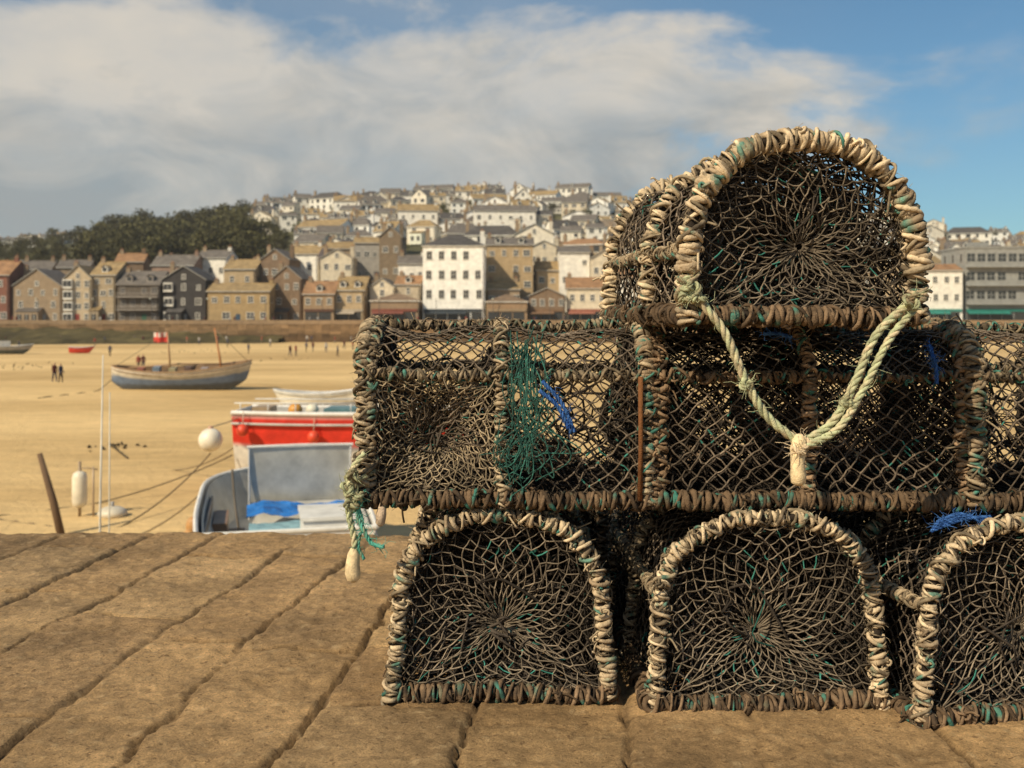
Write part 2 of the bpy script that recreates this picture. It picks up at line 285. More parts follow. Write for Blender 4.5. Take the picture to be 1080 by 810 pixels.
def lobster_pot(W=.47,H=.40,L=.68,hs=.2,hoops=(0,.5,1),taper=.08,skew=0,loc=(0,0,0),rz=0,hoopcol=BEIGE,seed=0,cell=.038,eyebay=None,
                rr=.0085,core=.008,webcol=NETG,lite=False,a=.8,centre=(0,.42),tilt=0,teal=.04,webjit=.0024,openness=0):
    mb=MB(); pr=profile(W,H,hs,taper,skew,a)
    def hoop(v): return np.stack([pr[:,0],np.full(len(pr),v*L),pr[:,1]],1)
    for k,v in enumerate(hoops):
        hc=hoopcol if (k==0 or not lite) else BROWN*1.2
        p=hoop(v)
        wind(mb,p,core,rr if k==0 or k==len(hoops)-1 else rr*.85,.021,hc,teal,seed*7+k,0 if lite else 130,lumps=not lite)
        if k==0 and not lite: wind(mb,p*np.array([.985,1,.985])+np.array([0,.016,.002]),core*.7,rr*.9,.027,hc*.8,teal,seed*7+k+40,60)
    for v in hoops: wind(mb,np.array([[-W/2,v*L,.012],[W/2,v*L,.012]]),.010,.0095,.019,BROWN*1.25,teal*1.5,seed*7+50+int(v*9),50,alt=DARK,lumps=not lite)
    for sx in (-1,1): wind(mb,np.array([[sx*W/2,0,.012],[sx*W/2,L,.012]]),.010,.009,.02,BROWN*.9,teal*1.3,seed*7+60+sx,50,alt=DARK,lumps=not lite)
    i0=np.argmax(pr[:,1]>hs*1.02); xl=pr[i0]; 
    for q in (xl,np.array([pr[len(pr)-1-i0][0],xl[1]]),pr[len(pr)//2]):
        wind(mb,np.array([[q[0],0,q[1]],[q[0],L*.25,q[1]-.005],[q[0],L*.5,q[1]-.002],[q[0],L*.75,q[1]-.006],[q[0],L,q[1]]]),.005,.0072,.020,hoopcol*.6 if not lite else BROWN,teal*1.3,seed*7+70+int(q[0]*20),80,lumps=not lite)
    for x in np.linspace(-W*.35,W*.35,4): tube(mb,np.array([[x,0,.006],[x,L*.5,.004],[x,L,.006]]),.006,RUST*.5,6)
    S=np.linalg.norm(np.diff(pr,axis=0),axis=1).sum(); nu=int(S/cell); nv=int(L/cell*2)
    ss=np.linspace(0,1,len(pr)); cen=np.array([0,H*.45])
    def shell(U,V,ins=0):
        u=np.clip(U/nu,0,1); x=np.interp(u,ss,pr[:,0]); z=np.interp(u,ss,pr[:,1]); v=np.clip(V/nv,0,1)
        hs_=np.array(hoops); k=np.clip(np.searchsorted(hs_,v)-1,0,len(hs_)-2); f=(v-hs_[k])/(hs_[k+1]-hs_[k]); sag=np.sin(np.clip(f,0,1)*math.pi)
        e=.018*sag+.010*vnoise(np.stack([u*9+seed,v*6,v*0],-1))+ins; f2=1-e/np.hypot(x-cen[0],z-cen[1])
        return np.stack([cen[0]+(x-cen[0])*f2,v*L,cen[1]+(z-cen[1])*f2],-1)
    def shellnet(ins,r,col,off=0):
        J,I=np.meshgrid(np.arange(nv),np.arange(nu+1),indexing='ij'); J=J.ravel();I=I.ravel()
        jx=lambda I,J:.15*np.sin(I*12.3+J*7.7+seed+off); jy=lambda I,J:.18*np.sin(I*5.3+J*17.7+seed*2+off)
        def pos(I,J): U=I+.5*(J%2)+jx(I,J)+off; V=J+jy(I,J); return shell(U,V,ins)
        A=pos(I,J); B=pos(I,J+1); C_=pos(np.where(J%2==0,I-1,I+1),J+1)
        keep=rng.random(len(I))>.02
        if eyebay is not None:
            u=(I+.5*(J%2))/nu; v=J/nv; keep=keep&~((v>=eyebay[0])&(v<eyebay[1])&(u>1-hs*.98/S))
        P0=np.vstack([A[keep],A[keep]]);P1=np.vstack([B[keep],C_[keep]])
        ok=np.linalg.norm(P1-P0,axis=1)<cell*2.2; P0=P0[ok];P1=P1[ok]
        M_=(P0+P1)/2+rng.normal(size=P0.shape)*.0022; rv=r*(.8+.5*rng.random(len(P0)))
        segs(mb,P0,M_,rv,netcol(P0,col),4); segs(mb,M_,P1,rv,netcol(P0,col),4)
        if not lite: blobs(mb,A[keep],r*2.2,netcol(A[keep],col*1.1))
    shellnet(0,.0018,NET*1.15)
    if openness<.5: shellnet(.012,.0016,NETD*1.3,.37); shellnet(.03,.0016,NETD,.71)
    g=np.arange(-W/2,W/2,cell*.5); P0=np.array([[x,0,.02] for x in g]); segs(mb,P0,P0+np.array([0,L,0]),.002,NETD,4)
    g=np.arange(0,L,cell*.5); P0=np.array([[-W/2,y,.022] for y in g]); segs(mb,P0,P0+np.array([W,0,0]),.002,NETD,4)
    full=np.vstack([pr,np.stack([np.linspace(W/2,-W/2,40)[1:-1],np.full(38,.012)],1)])
    def sec(v): return np.stack([full[:,0],np.full(len(full),v*L),full[:,1]],1)
    cx,cz=centre
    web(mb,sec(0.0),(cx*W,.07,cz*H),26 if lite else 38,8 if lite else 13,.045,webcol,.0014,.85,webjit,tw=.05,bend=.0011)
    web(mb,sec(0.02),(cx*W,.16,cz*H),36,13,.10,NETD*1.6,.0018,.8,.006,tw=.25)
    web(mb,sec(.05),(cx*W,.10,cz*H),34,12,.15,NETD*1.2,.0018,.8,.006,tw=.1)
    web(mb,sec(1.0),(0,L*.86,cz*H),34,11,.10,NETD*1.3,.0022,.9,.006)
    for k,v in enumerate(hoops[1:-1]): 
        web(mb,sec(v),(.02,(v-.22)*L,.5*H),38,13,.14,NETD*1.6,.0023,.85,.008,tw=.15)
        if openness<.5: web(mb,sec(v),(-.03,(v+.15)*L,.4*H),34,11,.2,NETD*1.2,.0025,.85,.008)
    if eyebay is not None:
        v0,v1=eyebay[0]*L,eyebay[1]*L; x=W/2; x2=x*(1-taper*hs/H)
        t=np.linspace(0,1,12)
        O=np.vstack([np.stack([np.full(12,x),v0+(v1-v0)*t,np.full(12,.03)],1),np.stack([x+(x2-x)*t,np.full(12,v1),.03+(hs-.03)*t],1)[1:],np.stack([np.full(12,x2),v1+(v0-v1)*t,np.full(12,hs)],1)[1:],np.stack([x2+(x-x2)*t,np.full(12,v0),hs+(.03-hs)*t],1)[1:-1]])
        web(mb,O,(x-.13,(v0+v1)/2+.02,hs*.55),40,14,.13,BEIGE*.40,.0014,.9,.0024,tw=.12,rnd=.8)
        web(mb,O-np.array([.02,0,0]),(x-.10,(v0+v1)/2-.03,hs*.40),36,11,.10,NET*1.0,.0016,.9,.006,tw=.25,rnd=.8)
        web(mb,O-np.array([.05,0,0]),(x-.16,(v0+v1)/2+.04,hs*.65),34,11,.10,NETD*1.8,.0018,.9,.008,tw=.25,rnd=.8)
    nl=30 if lite else int(210*(1-openness))
    for k in range(nl):
        zt=H*.78 if openness<.3 else H*(.45 if k%3 else .78)
        p=np.array([rng.uniform(-W*.38,W*.38),rng.uniform(.05,L*.95),rng.uniform(.03,zt)]); pts=[p]
        for _ in range(5):
            p=p+rng.normal(size=3)*np.array([.05,.05,.045]); p[0]=np.clip(p[0],-W*.38,W*.38); p[1]=np.clip(p[1],.03,L*.97); p[2]=np.clip(p[2],.025,zt); pts.append(p)
        col=NETD*rng.uniform(.8,3.0) if rng.random()>.05 else TEAL*.6
        tube(mb,smoothpath(pts,14),rng.uniform(.0012,.0034),col,4)
    return mb.obj('lobster_pot',[M_rope],True,loc,(0,tilt,rz))
R90=-math.pi/2
lobster_pot(.465,.395,.68,.23,(0,.5,1),.14,0,(-.022,2.215,.002),math.radians(1),BEIGE*.85,1,centre=(0,.36))
lobster_pot(.48,.395,.68,.23,(0,.5,1),.12,0,(.53,2.165,.002),math.radians(2),BEIGE*.95,2,centre=(-.02,.36))
lobster_pot(.49,.40,.70,.22,(0,.45,1),.08,.02,(1.06,2.12,.002),math.radians(9),BEIGE*1.0,3,centre=(.02,.4))
for k,x in enumerate((.03,.57,1.1)): lobster_pot(.48,.39,.66,.23,(0,.5,1),.1,0,(x,2.98+.03*k,.002),math.radians(-1+k),BROWN*1.5,4+k,lite=True)
lobster_pot(.46,.380,.60,.265,(0,.49,1),.04,0,(-.318,2.43,.418),R90+math.radians(.6),BEIGE*.66,8,eyebay=(.02,.47),a=.62,teal=.06,openness=.55)
lobster_pot(.46,.375,.66,.265,(0,.5,1),.04,0,(.30,2.44,.415),R90,BROWN*1.9,9,a=.62,teal=.08,openness=.45)
lobster_pot(.46,.380,.62,.265,(0,.5,1),.04,0,(.977,2.42,.415),R90-math.radians(1),BEIGE*.55,10,a=.62,teal=.06,openness=.7)
lobster_pot(.465,.350,.66,.14,(0,.42,1),.07,0,(.56,2.0,.806),math.radians(7.5),BEIGE*1.0,12,rr=.0105,core=.010,cell=.042,a=.88,centre=(.04,.42),webcol=NETG*.8,teal=.04,webjit=.004)
mb=MB(); tube(mb,np.array([[.268,2.188,.43],[.270,2.186,.55],[.270,2.19,.69]]),[.0055,.005,.0055],RUST*.5,8); mb.obj('rusty_strut',[M_rope])
# ------------------------------------------------------------ loose ropes on the stack
def W3(px,py,D): return np.array([bx(px,D),D,hz(py,D)])
mb=MB(); Dr=1.955
lp=smoothpath([W3(722,300,1.97),W3(742,322,Dr),W3(765,352,Dr),W3(785,398,Dr),W3(808,438,Dr),W3(843,467,Dr)],50)
twist(mb,lp,.0085,GREENR*1.0,BEIGE*.8,0,1)
twist(mb,smoothpath([W3(843,468,Dr),W3(878,445,Dr),W3(903,400,Dr),W3(925,352,Dr),W3(966,314,1.975)],50),.0078,GREENR,BEIGE,0,2)
twist(mb,smoothpath([W3(846,472,Dr-.012),W3(884,452,Dr-.012),W3(912,408,Dr),W3(938,358,Dr),W3(968,322,1.975)],50),.0072,GREENR*1.05,BEIGE,0,3)
for (x,y,s,q) in ((728,303,.017,1),(736,315,.013,2),(787,405,.010,3),(893,424,.010,4),(845,466,.013,5),(962,317,.014,6),(722,314,.012,12),(724,298,.015,14)): knot(mb,W3(x,y,Dr-.004),s,.0055,GREENR if q!=5 else BEIGE*1.1,q)
tube(mb,np.array([W3(843,458,Dr-.012),W3(843,464,Dr-.012),W3(842,474,Dr-.012),W3(841,488,Dr-.012),W3(842,500,Dr-.012),W3(842,509,Dr-.012),W3(842,512,Dr-.012)]),[.006,.013,.0155,.0125,.0150,.0135,.006],BEIGE*np.array([1.2,1.2,1.1]),14)
twist(mb,smoothpath([W3(836,470,Dr-.026),W3(843,477,Dr-.03),W3(851,470,Dr-.026)],12),.005,BEIGE*1.1,BEIGE,0,7)
mb.obj('hanging_rope',[M_rope])
mb=MB(); D=2.17
for k,(x,y) in enumerate(((372,503),(368,515),(376,524),(371,533))): knot(mb,W3(x,y,D),.015,.006,GREENR*.9,20+k)
twist(mb,smoothpath([W3(385,478,D),W3(370,500,D),W3(368,540,D),W3(374,570,D),W3(372,592,D)],40),.007,GREENR,BEIGE,0,11)
twist(mb,smoothpath([W3(380,520,D),W3(378,545,D),W3(385,562,D-.01),W3(392,573,D-.01),W3(405,577,D-.02)],40),.0045,TEAL*2.0,GREENR*.6,0,12,frays=60)
twist(mb,smoothpath([W3(374,525,D),W3(382,550,D),W3(378,575,D),W3(384,590,D)],40),.0035,TEAL*1.8,GREENR*.5,0,13,frays=40)
tube(mb,np.array([W3(373,578,D),W3(373,584,D),W3(372,594,D),W3(372,604,D),W3(373,611,D),W3(373,614,D)]),[.006,.0125,.0145,.0165,.014,.005],BEIGE*np.array([1.2,1.2,1.1]),14)
x0,y0=403,540
tube(mb,np.array([W3(x0,y0-10,D+.02),W3(x0,y0-4,D+.02),W3(x0-1,y0+3,D+.02),W3(x0-2,y0+12,D+.02),W3(x0-2,y0+15,D+.02)]),[.005,.009,.011,.010,.004],np.array([.55,.42,.3]),10)
mb.obj('knotted_rope_tail',[M_rope])
mb=MB(); D=2.185
for k in range(30):
    x=555+rng.normal()*9; twist(mb,smoothpath([W3(x+rng.normal()*6,365+rng.normal()*8,D+.03),W3(x+rng.normal()*10,405,D),W3(x+rng.normal()*13,440,D-.005*rng.random()),W3(x+rng.normal()*16,480+rng.normal()*12,D),W3(x+rng.normal()*14-5,495+rng.normal()*16,D+.01)],24),.0013,TEAL*rng.uniform(.4,1.2)+.01,DARK,0,30+k,frays=8)
mb.obj('tangled_netting',[M_rope])
mb=MB()
BL=np.array([.06,.16,.42])
for a,b in ((W3(572,402,2.18),W3(606,456,2.18)),(W3(569,412,2.18),W3(600,452,2.18))): twist(mb,smoothpath([a,(a+b)/2+np.array([.006,0,.008]),b],24),.0045,BL,BLUE*.5,0,3)
for a,b in ((W3(984,376,2.18),W3(988,405,2.18)),(W3(978,360,2.3),W3(984,380,2.2)),(W3(805,352,2.2),W3(835,356,2.18))): twist(mb,smoothpath([a,(a+b)/2+.004,b],16),.004,BL,BLUE*.5,0,4)
for k in range(4): 
    a=W3(982+k*2,560-k*3,2.16); b=W3(1045-k*3,545+k*2,2.18); twist(mb,smoothpath([a,(a+b)/2+np.array([0,0,.008+.003*k]),b],24),.0042,BL*1.1,BLUE*.5,0,5)
mb.obj('blue_rope',[M_rope])
# ------------------------------------------------------------ beach
def build_beach():
    xs=np.concatenate([[-4000,-1500,-500],np.linspace(-200,200,201),[500,1500,4000]]); ys=np.concatenate([[-3000,-500,-60],np.linspace(0,236,160),[300,600,1500,5000]])
    X,Y=np.meshgrid(xs,ys); Z=BEACH+.16*noise2(X,Y,.06,1)+.06*noise2(X,Y,.25,2)
    Z=np.where((Y>237)|(np.abs(X)>220),BEACH-.0,Z)
    Z=np.where(Y>237,BEACH-1,Z)
    ny,nx=X.shape; i=np.arange(ny-1)[:,None]*nx; j=np.arange(nx-1)[None]
    mb=MB(); mb.add(np.stack([X,Y,Z],-1),np.stack([i+j,i+j+1,i+nx+j+1,i+nx+j],-1),col=(.5,.4,.2)); mb.obj('beach',[M_sand])
build_beach()
mb=MB(); r=random.Random(3); x=-190
while x<230:
    w=r.uniform(1.2,2.6); z=BEACH-.3
    while z<TOWN-.25:
        h=r.uniform(.6,.9); box(mb,x,x+w-.03,237+r.uniform(-.05,.05),238.5,z,min(z+h-.03,TOWN-.22),np.array([.25,.16,.085])*r.uniform(.7,1.2)*(.5 if z<BEACH+1.4 else 1)); z+=h
    x+=w
box(mb,-190,230,236.9,237.6,TOWN-.2,TOWN+.75,(.29,.20,.12)); box(mb,-190,230,237.3,238.4,BEACH-1,TOWN-.23,(.1,.07,.04))
mb.obj('seawall',[M_mason],False)
mb=MB(); mb.add([[-190,237.61,TOWN],[230,237.61,TOWN],[230,268,TOWN],[-190,268,TOWN]],[[0,1,2,3]],col=(.24,.2,.15)); mb.obj('promenade',[M_mason],False)
mb=MB(); xs=np.linspace(-190,-52,100); ys=np.linspace(190,238,40); X,Y=np.meshgrid(xs,ys)
t=np.clip((Y-194-(X+190)*.24)/22,0,1); Z=BEACH-.3+3.6*t+.45*noise2(X,Y,.35,4)+.3*noise2(X,Y,1.1,5); Z=np.where(t<=0,BEACH-.5,Z)
ny,nx=X.shape; i=np.arange(ny-1)[:,None]*nx; j=np.arange(nx-1)[None]
C=np.array([.085,.068,.028])*(1+.5*noise2(X,Y,.8,6))[...,None]
mb.add(np.stack([X,Y,Z],-1),np.stack([i+j,i+j+1,i+nx+j+1,i+nx+j],-1),col=C.reshape(-1,3)); mb.obj('weedy_rock_bank',[M_grass])
# ------------------------------------------------------------ hill terrain
sk=np.array([(-2500,330),(-900,300),(-300,264),(0,260),(60,256),(110,256),(170,254),(235,246),(262,232),(320,226),(400,219),(560,215),(700,221),(800,232),(900,243),(975,252),(1045,259),(1100,266),(1500,290),(2500,325)],float)
def hill(x,y):
    x=np.asarray(x,float);y=np.asarray(y,float); px=540+F*x/np.maximum(y,1); top=CZ+(335-np.interp(px,sk[:,0],sk[:,1]))/F*520
    t=np.clip((y-266)/(520-266),0,1); z=TOWN+(top-TOWN)*(t**.95)
    z=z-np.clip(y-540,0,1e4)*.03; return z
xs=np.linspace(-900,900,181); ys=np.concatenate([np.linspace(262,560,75),np.linspace(580,1500,20)]); X,Y=np.meshgrid(xs,ys); Z=hill(X,Y)+.5*noise2(X,Y,.05,3)*np.clip((Y-270)/30,0,1)-.06
mb=MB(); ny,nx=X.shape; i=np.arange(ny-1)[:,None]*nx; j=np.arange(nx-1)[None]; C=(np.array([.10,.095,.045])*(1+.4*noise2(X,Y,.06,6))[...,None]).reshape(-1,3)
mb.add(np.stack([X,Y,Z],-1),np.stack([i+j,i+j+1,i+nx+j+1,i+nx+j],-1),col=C); mb.obj('hill',[M_grass])
mb=MB(); xs=np.linspace(-2600,2600,160); ys=np.array([1300,1500,1800,2300]); X,Y=np.meshgrid(xs,ys); prof=np.array([0,.8,1,.9])[:,None]
Z=BEACH+prof*(105+18*noise2(X,Y*0,.004,2)+8*noise2(X,Y*0,.02,3))
ny,nx=X.shape; i=np.arange(ny-1)[:,None]*nx; j=np.arange(nx-1)[None]; mb.add(np.stack([X,Y,Z],-1),np.stack([i+j,i+j+1,i+nx+j+1,i+nx+j],-1),col=(.13,.15,.13)); mb.obj('distant_headland',[M_grass])
# ------------------------------------------------------------ buildings
WHITE=(.82,.78,.69); CREAM=(.68,.59,.44); TAN=(.44,.33,.20); STONE=(.30,.225,.15); BRN=(.21,.145,.095); GREY=(.34,.32,.29); BLK=(.05,.046,.046)
SL=(.15,.132,.115); GOLD=(.31,.22,.11); ORG=(.31,.175,.09); DSL=(.08,.074,.07)
def window(mb,face,c,z,ww,wh,w,d,det=True,frame=(.7,.67,.6),bars=1):
    def B(a0,a1,z0,z1,p0,p1,col,mat=0):
        if face=='f': box(mb,a0,a1,-p1,-p0,z0,z1,col,mat)
        elif face=='l': box(mb,-p1,-p0,a0,a1,z0,z1,col,mat)
        else: box(mb,w+p0,w+p1,a0,a1,z0,z1,col,mat)
    B(c-ww/2,c+ww/2,z,z+wh,-.02,.02,(0,0,0),2)
    if det:
        t=.1
        B(c-ww/2-t,c-ww/2,z-.02,z+wh+.02,-.02,.07,frame);B(c+ww/2,c+ww/2+t,z-.02,z+wh+.02,-.02,.07,frame)
        B(c-ww/2-t*1.5,c+ww/2+t*1.5,z-.16,z-.021,-.02,.14,frame);B(c-ww/2-t,c+ww/2+t,z+wh+.021,z+wh+.14,-.02,.09,frame)
        for k in range(bars):
            q=c-ww/2+ww*(k+1)/(bars+1); B(q-.04,q+.04,z,z+wh,.021,.05,frame)
        B(c-ww/2,c+ww/2,z+wh*.5-.04,z+wh*.5+.04,.022,.055,frame)
    else:
        B(c-ww/2-.08,c+ww/2+.08,z-.14,z-.01,-.02,.1,frame)
DOORS=[(.05,.08,.12),(.25,.05,.04),(.05,.12,.08),(.12,.07,.04),(.4,.38,.34)]
def house(w,d,h,roof,rh,wall,rc,rows,cols,chim=1,det=True,shop=None,ww=.95,wh=1.35,dorm=0,seed=0,base=5,frame=(.7,.67,.6),bay=False,balc=False,annex=False):
    mb=MB(); r=random.Random(seed); box(mb,0,w,0,d,-base,h,wall)
    o=.35
    def tri(v,c,m): mb.add(v,tris=[[0,1,2]],col=c,mat=m)
    def quad(v,c,m): mb.add(v,quads=[[0,1,2,3]],col=c,mat=m)
    hz_=h-.02
    if roof=='gx':
        quad([[-o,-o,hz_],[w+o,-o,hz_],[w+o,d/2,h+rh],[-o,d/2,h+rh]],rc,1);quad([[w+o,d+o,hz_],[-o,d+o,hz_],[-o,d/2,h+rh],[w+o,d/2,h+rh]],rc,1)
        for x in (0,w): tri([[x,0,h],[x,d,h],[x,d/2,h+rh-.1]],wall,0)
        box(mb,-o,w+o,-o-.06,-o,h-.2,h+.02,tuple(np.array(frame)*.6))
        box(mb,-o,w+o,d/2-.12,d/2+.12,h+rh-.05,h+rh+.12,tuple(np.array(rc)*1.2))
    elif roof=='gy':
        quad([[-o,-o,hz_],[w/2,-o,h+rh],[w/2,d+o,h+rh],[-o,d+o,hz_]],rc,1);quad([[w/2,-o,h+rh],[w+o,-o,hz_],[w+o,d+o,hz_],[w/2,d+o,h+rh]],rc,1)
        for y in (0,d): tri([[0,y,h],[w,y,h],[w/2,y,h+rh-.1]],wall,0)
        for s in (-1,1):
            quad([[w/2,-o-.01,h+rh],[w/2,-o-.01,h+rh-.2],[w/2+s*(w/2+o),-o-.01,h-.2],[w/2+s*(w/2+o),-o-.01,h]],tuple(np.array(frame)*.5),0)
        if rh>2.2: window(mb,'f',w/2,h+.2,.8,1.0,w,d,det,frame)
    elif roof=='hip':
        a=min(d/2,w/2)*.9; box(mb,-o,w+o,-o,d+o,h-.2,h,frame); z=h+.01
        p=[[-o,-o,z],[w+o,-o,z],[w+o,d+o,z],[-o,d+o,z]]; q=[[a,d/2,h+rh],[w-a,d/2,h+rh]]
        quad([p[0],p[1],q[1],q[0]],rc,1);quad([p[2],p[3],q[0],q[1]],rc,1);tri([p[1],p[2],q[1]],rc,1);tri([p[3],p[0],q[0]],rc,1)
    else:
        box(mb,-.15,w+.15,-.15,d+.15,h,h+.5,tuple(np.array(wall)*.9)); box(mb,.2,w-.2,.2,d-.2,h+.501,h+.55,rc,1)
        box(mb,w*.3,w*.55,d*.4,d*.7,h+.56,h+1.9,wall)
    sh=h/rows
    if det and r.random()<.7: tube(mb,np.array([[w-.25,-.1,0],[w-.25,-.1,h*.5],[w-.25,-.1,h-.2]]),.06,(.08,.075,.07),5)
    if annex:
        ax0=r.uniform(0,.35)*w; ax1=ax0+w*r.uniform(.35,.6); ad=r.uniform(1.5,3.5); ah=r.uniform(2.4,3.2)
        box(mb,ax0,ax1,-ad,-.01,-.5,ah,tuple(np.minimum(np.array(wall)*r.uniform(.6,1.3),.8))); quad([[ax0-.2,-ad-.2,ah+.02],[ax1+.2,-ad-.2,ah+.02],[ax1+.2,-.03,ah+1.0],[ax0-.2,-.03,ah+1.0]],tuple(np.array(rc)*r.uniform(.7,1.2)),1)
        for s in (ax0,ax1): tri([[s,-ad,ah],[s,-.02,ah],[s,-.02,ah+.95]],wall,0)
        n=max(1,int((ax1-ax0)/1.7))
        for q in range(n): 
            c=ax0+(ax1-ax0)*(q+.5)/n; box(mb,c-.55,c+.55,-ad-.03,-ad+.01,.7,2.1,(0,0,0),2); box(mb,c-.65,c+.65,-ad-.08,-ad+.01,.55,.69,frame); box(mb,c-.04,c+.04,-ad-.06,-ad-.031,.7,2.1,frame)
    for k in range(rows):
        if k==0 and shop is not None:
            box(mb,.2,w-.2,-.25,.0,2.75,3.35,shop); n=max(2,int(w/2.6))
            for q in range(n):
                x0=.4+(w-.8)*q/n; box(mb,x0,x0+(w-.8)/n-.25,-.06,.02,.5 if q%3 else .05,2.6,(0,0,0),2)
            if r.random()<.6:
                v=[[.3,-.26,2.74],[w*.7,-.26,2.74],[w*.7,-1.6,2.2],[.3,-1.6,2.2]]; quad(v,shop,0)
            continue
        cc_=cols if not det else max(1,cols+r.choice([0,0,0,-1]) if not shop else cols)
        for c in range(cc_):
            cx=w*(c+.5)/cc_+r.uniform(-.15,.15)
            z=k*sh+sh*.3
            if k==0 and c==cols//2 and shop is None:
                box(mb,cx-.55,cx+.55,-.05,.02,0,2.15,r.choice(DOORS)); continue
            if bay and c==0 and k<rows:
                box(mb,cx-1.1,cx+1.1,-.8,-.01,z-.5,z+wh+.35,frame); box(mb,cx-.95,cx-.05,-.83,-.79,z,z+wh,(0,0,0),2); box(mb,cx+.05,cx+.95,-.83,-.79,z,z+wh,(0,0,0),2); continue
            if det and r.random()<.05: continue
            window(mb,'f',cx,z,ww*(r.choice([.8,1,1,1.4]) if not shop else 1),min(wh,sh*.58)*(r.choice([.8,1,1]) if not shop else 1),w,d,det,frame)
        if balc and k>0:
            box(mb,.1,w-.1,-1.3,-.01,k*sh-.05,k*sh+.1,frame); 
            for q in np.arange(.1,w-.1,.35): box(mb,q,q+.05,-1.28,-1.22,k*sh+.1,k*sh+1.0,frame)
            box(mb,.1,w-.1,-1.3,-1.2,k*sh+1.0,k*sh+1.08,frame)
        for fc in ('l','r'):
            for c in range(max(1,int(d/4))):
                window(mb,fc,d*(c+.5)/max(1,int(d/4)),k*sh+sh*.3,.85,min(wh,sh*.55),w,d,False,frame)
    for k in range(dorm):
        x=w*(k+.5)/dorm; zz=h+rh*.2
        box(mb,x-.7,x+.7,d*.08,d*.4,zz,zz+1.3,frame); box(mb,x-.5,x+.5,d*.08-.04,d*.08+.02,zz+.2,zz+1.15,(0,0,0),2)
        quad([[x-.9,d*.05,zz+1.25],[x,d*.05,zz+1.8],[x,d*.45,zz+1.8],[x-.9,d*.45,zz+1.25]],rc,1);quad([[x,d*.05,zz+1.8],[x+.9,d*.05,zz+1.25],[x+.9,d*.45,zz+1.25],[x,d*.45,zz+1.8]],rc,1)
        tri([[x-.75,d*.078,zz+1.3],[x+.75,d*.078,zz+1.3],[x,d*.078,zz+1.75]],frame,0)
    for k in range(chim):
        x=(.15 if k==0 else w-1.2); y=d/2-.5; zt=h+rh+.8 if roof!='flat' else h+1.8
        box(mb,x,x+1.0,y,y+.7,h-.5,zt,tuple(np.array(STONE)*.9 if k==0 else np.array(wall)*.8)); box(mb,x-.06,x+1.06,y-.06,y+.76,zt,zt+.12,BRN)
        for q in (.3,.7): 
            a=np.array([[x+q,y+.35,zt+.12],[x+q,y+.35,zt+.55]]); tube(mb,np.array([a[0],(a[0]+a[1])/2,a[1]]),.12,(.36,.2,.12),6)
    return mb
BM=[M_mason,M_slate,M_glass]
def place(name,mb,px0,D,z=None,rz=0):
    x=bx(px0,D); z=TOWN if z is None else z; return mb.obj(name,BM,False,(x,D,z),(0,0,rz))
def front(name,x0,x1,ye,roof,rhpx,wall,rc,rows,cols,D=250,d=11,ybase=None,rz=None,**k):
    w=(x1-x0)/F*D; zb=TOWN if ybase is None else hz(ybase,D); h=hz(ye,D)-zb
    if rz is None: rz=random.uniform(-.07,.05)
    return place(name,house(w,d,h,roof,rhpx/F*D,wall,rc,rows,cols,seed=int(x0)+3,**k),x0,D,zb,rz)
front('brick_house',-40,10,290,'gx',16,(.22,.10,.07),ORG,3,4,D=251,chim=2)
front('stone_house',13,66,302,'gy',19,STONE,SL,3,4,D=251.5,chim=1,annex=True)
front('stone_guesthouse',68,96,294,'gy',15,(.50,.40,.27),GOLD,4,3,D=249,bay=True)
front('stone_guesthouse',96,122,290,'gx',15,(.38,.30,.2),GOLD,4,3,D=250.5,chim=1,dorm=1,annex=True)
front('balcony_house',124,168,300,'gx',15,(.12,.10,.08),SL,3,4,D=248.7,balc=True,frame=(.38,.34,.3),dorm=2)
front('black_painted_house',171,217,295,'gy',15,BLK,DSL,3,3,D=250,bay=True,annex=True)
front('stone_inn',219,284,307,'gx',9,(.38,.27,.14),GOLD,2,5,D=246,ww=1.2,chim=2,rz=0)
front('gabled_house',287,318,294,'gy',14,BRN,SL,3,3,D=252.5,annex=True)
front('harbour_shop',320,352,310,'gx',14,(.33,.23,.14),ORG,2,3,D=247,shop=(.12,.06,.04),dorm=1)
front('harbour_shop',353,384,306,'gx',15,TAN,GOLD,2,3,D=249,shop=(.4,.34,.26),dorm=2)
front('harbour_cafe',391,441,317,'hip',8,(.28,.2,.13),BRN,1,5,D=244,shop=(.2,.07,.05),chim=0)
front('gabled_house',390,416,303,'gy',10,CREAM,SL,3,2,D=253); front('terraced_house',417,443,300,'gx',10,(.45,.38,.28),ORG,3,3,D=253.5,dorm=1)
front('white_hotel',446,511,259,'hip',14,(.86,.84,.78),DSL,4,5,D=247,d=13,ww=1.15,wh=1.8,chim=2,shop=(.04,.05,.06),frame=(.55,.53,.48),rz=0)
front('stone_hotel',513,562,258,'gx',9,(.42,.31,.18),SL,5,4,D=262,d=12,ww=1.1,chim=2,dorm=2,rz=0)
front('low_shop',513,556,318,'hip',8,(.3,.2,.12),BRN,1,4,D=245,shop=(.3,.22,.14),chim=0); front('terraced_house',515,548,305,'gx',9,(.36,.27,.18),GOLD,2,4,D=253,chim=2)
front('low_shop',558,596,312,'gy',9,BRN,(.2,.13,.08),2,4,D=247,shop=(.2,.12,.07),chim=0)
front('terraced_shop',598,640,304,'gx',12,CREAM,ORG,2,4,D=248,shop=(.3,.12,.08),chim=1)
front('cream_house',590,622,266,'gx',8,WHITE,SL,4,3,D=264,chim=1)
front('cream_house',624,650,272,'gy',9,CREAM,GOLD,3,3,D=262)
x=652
while x<965:
    w=random.uniform(28,46); front('terraced_shop',x,x+w-2,random.uniform(285,305),random.choice(['gx','gy']),11,random.choice([WHITE,CREAM,TAN,STONE]),random.choice([SL,GOLD,ORG]),3,3,D=random.uniform(247,251),shop=(.3,.2,.15)); x+=w
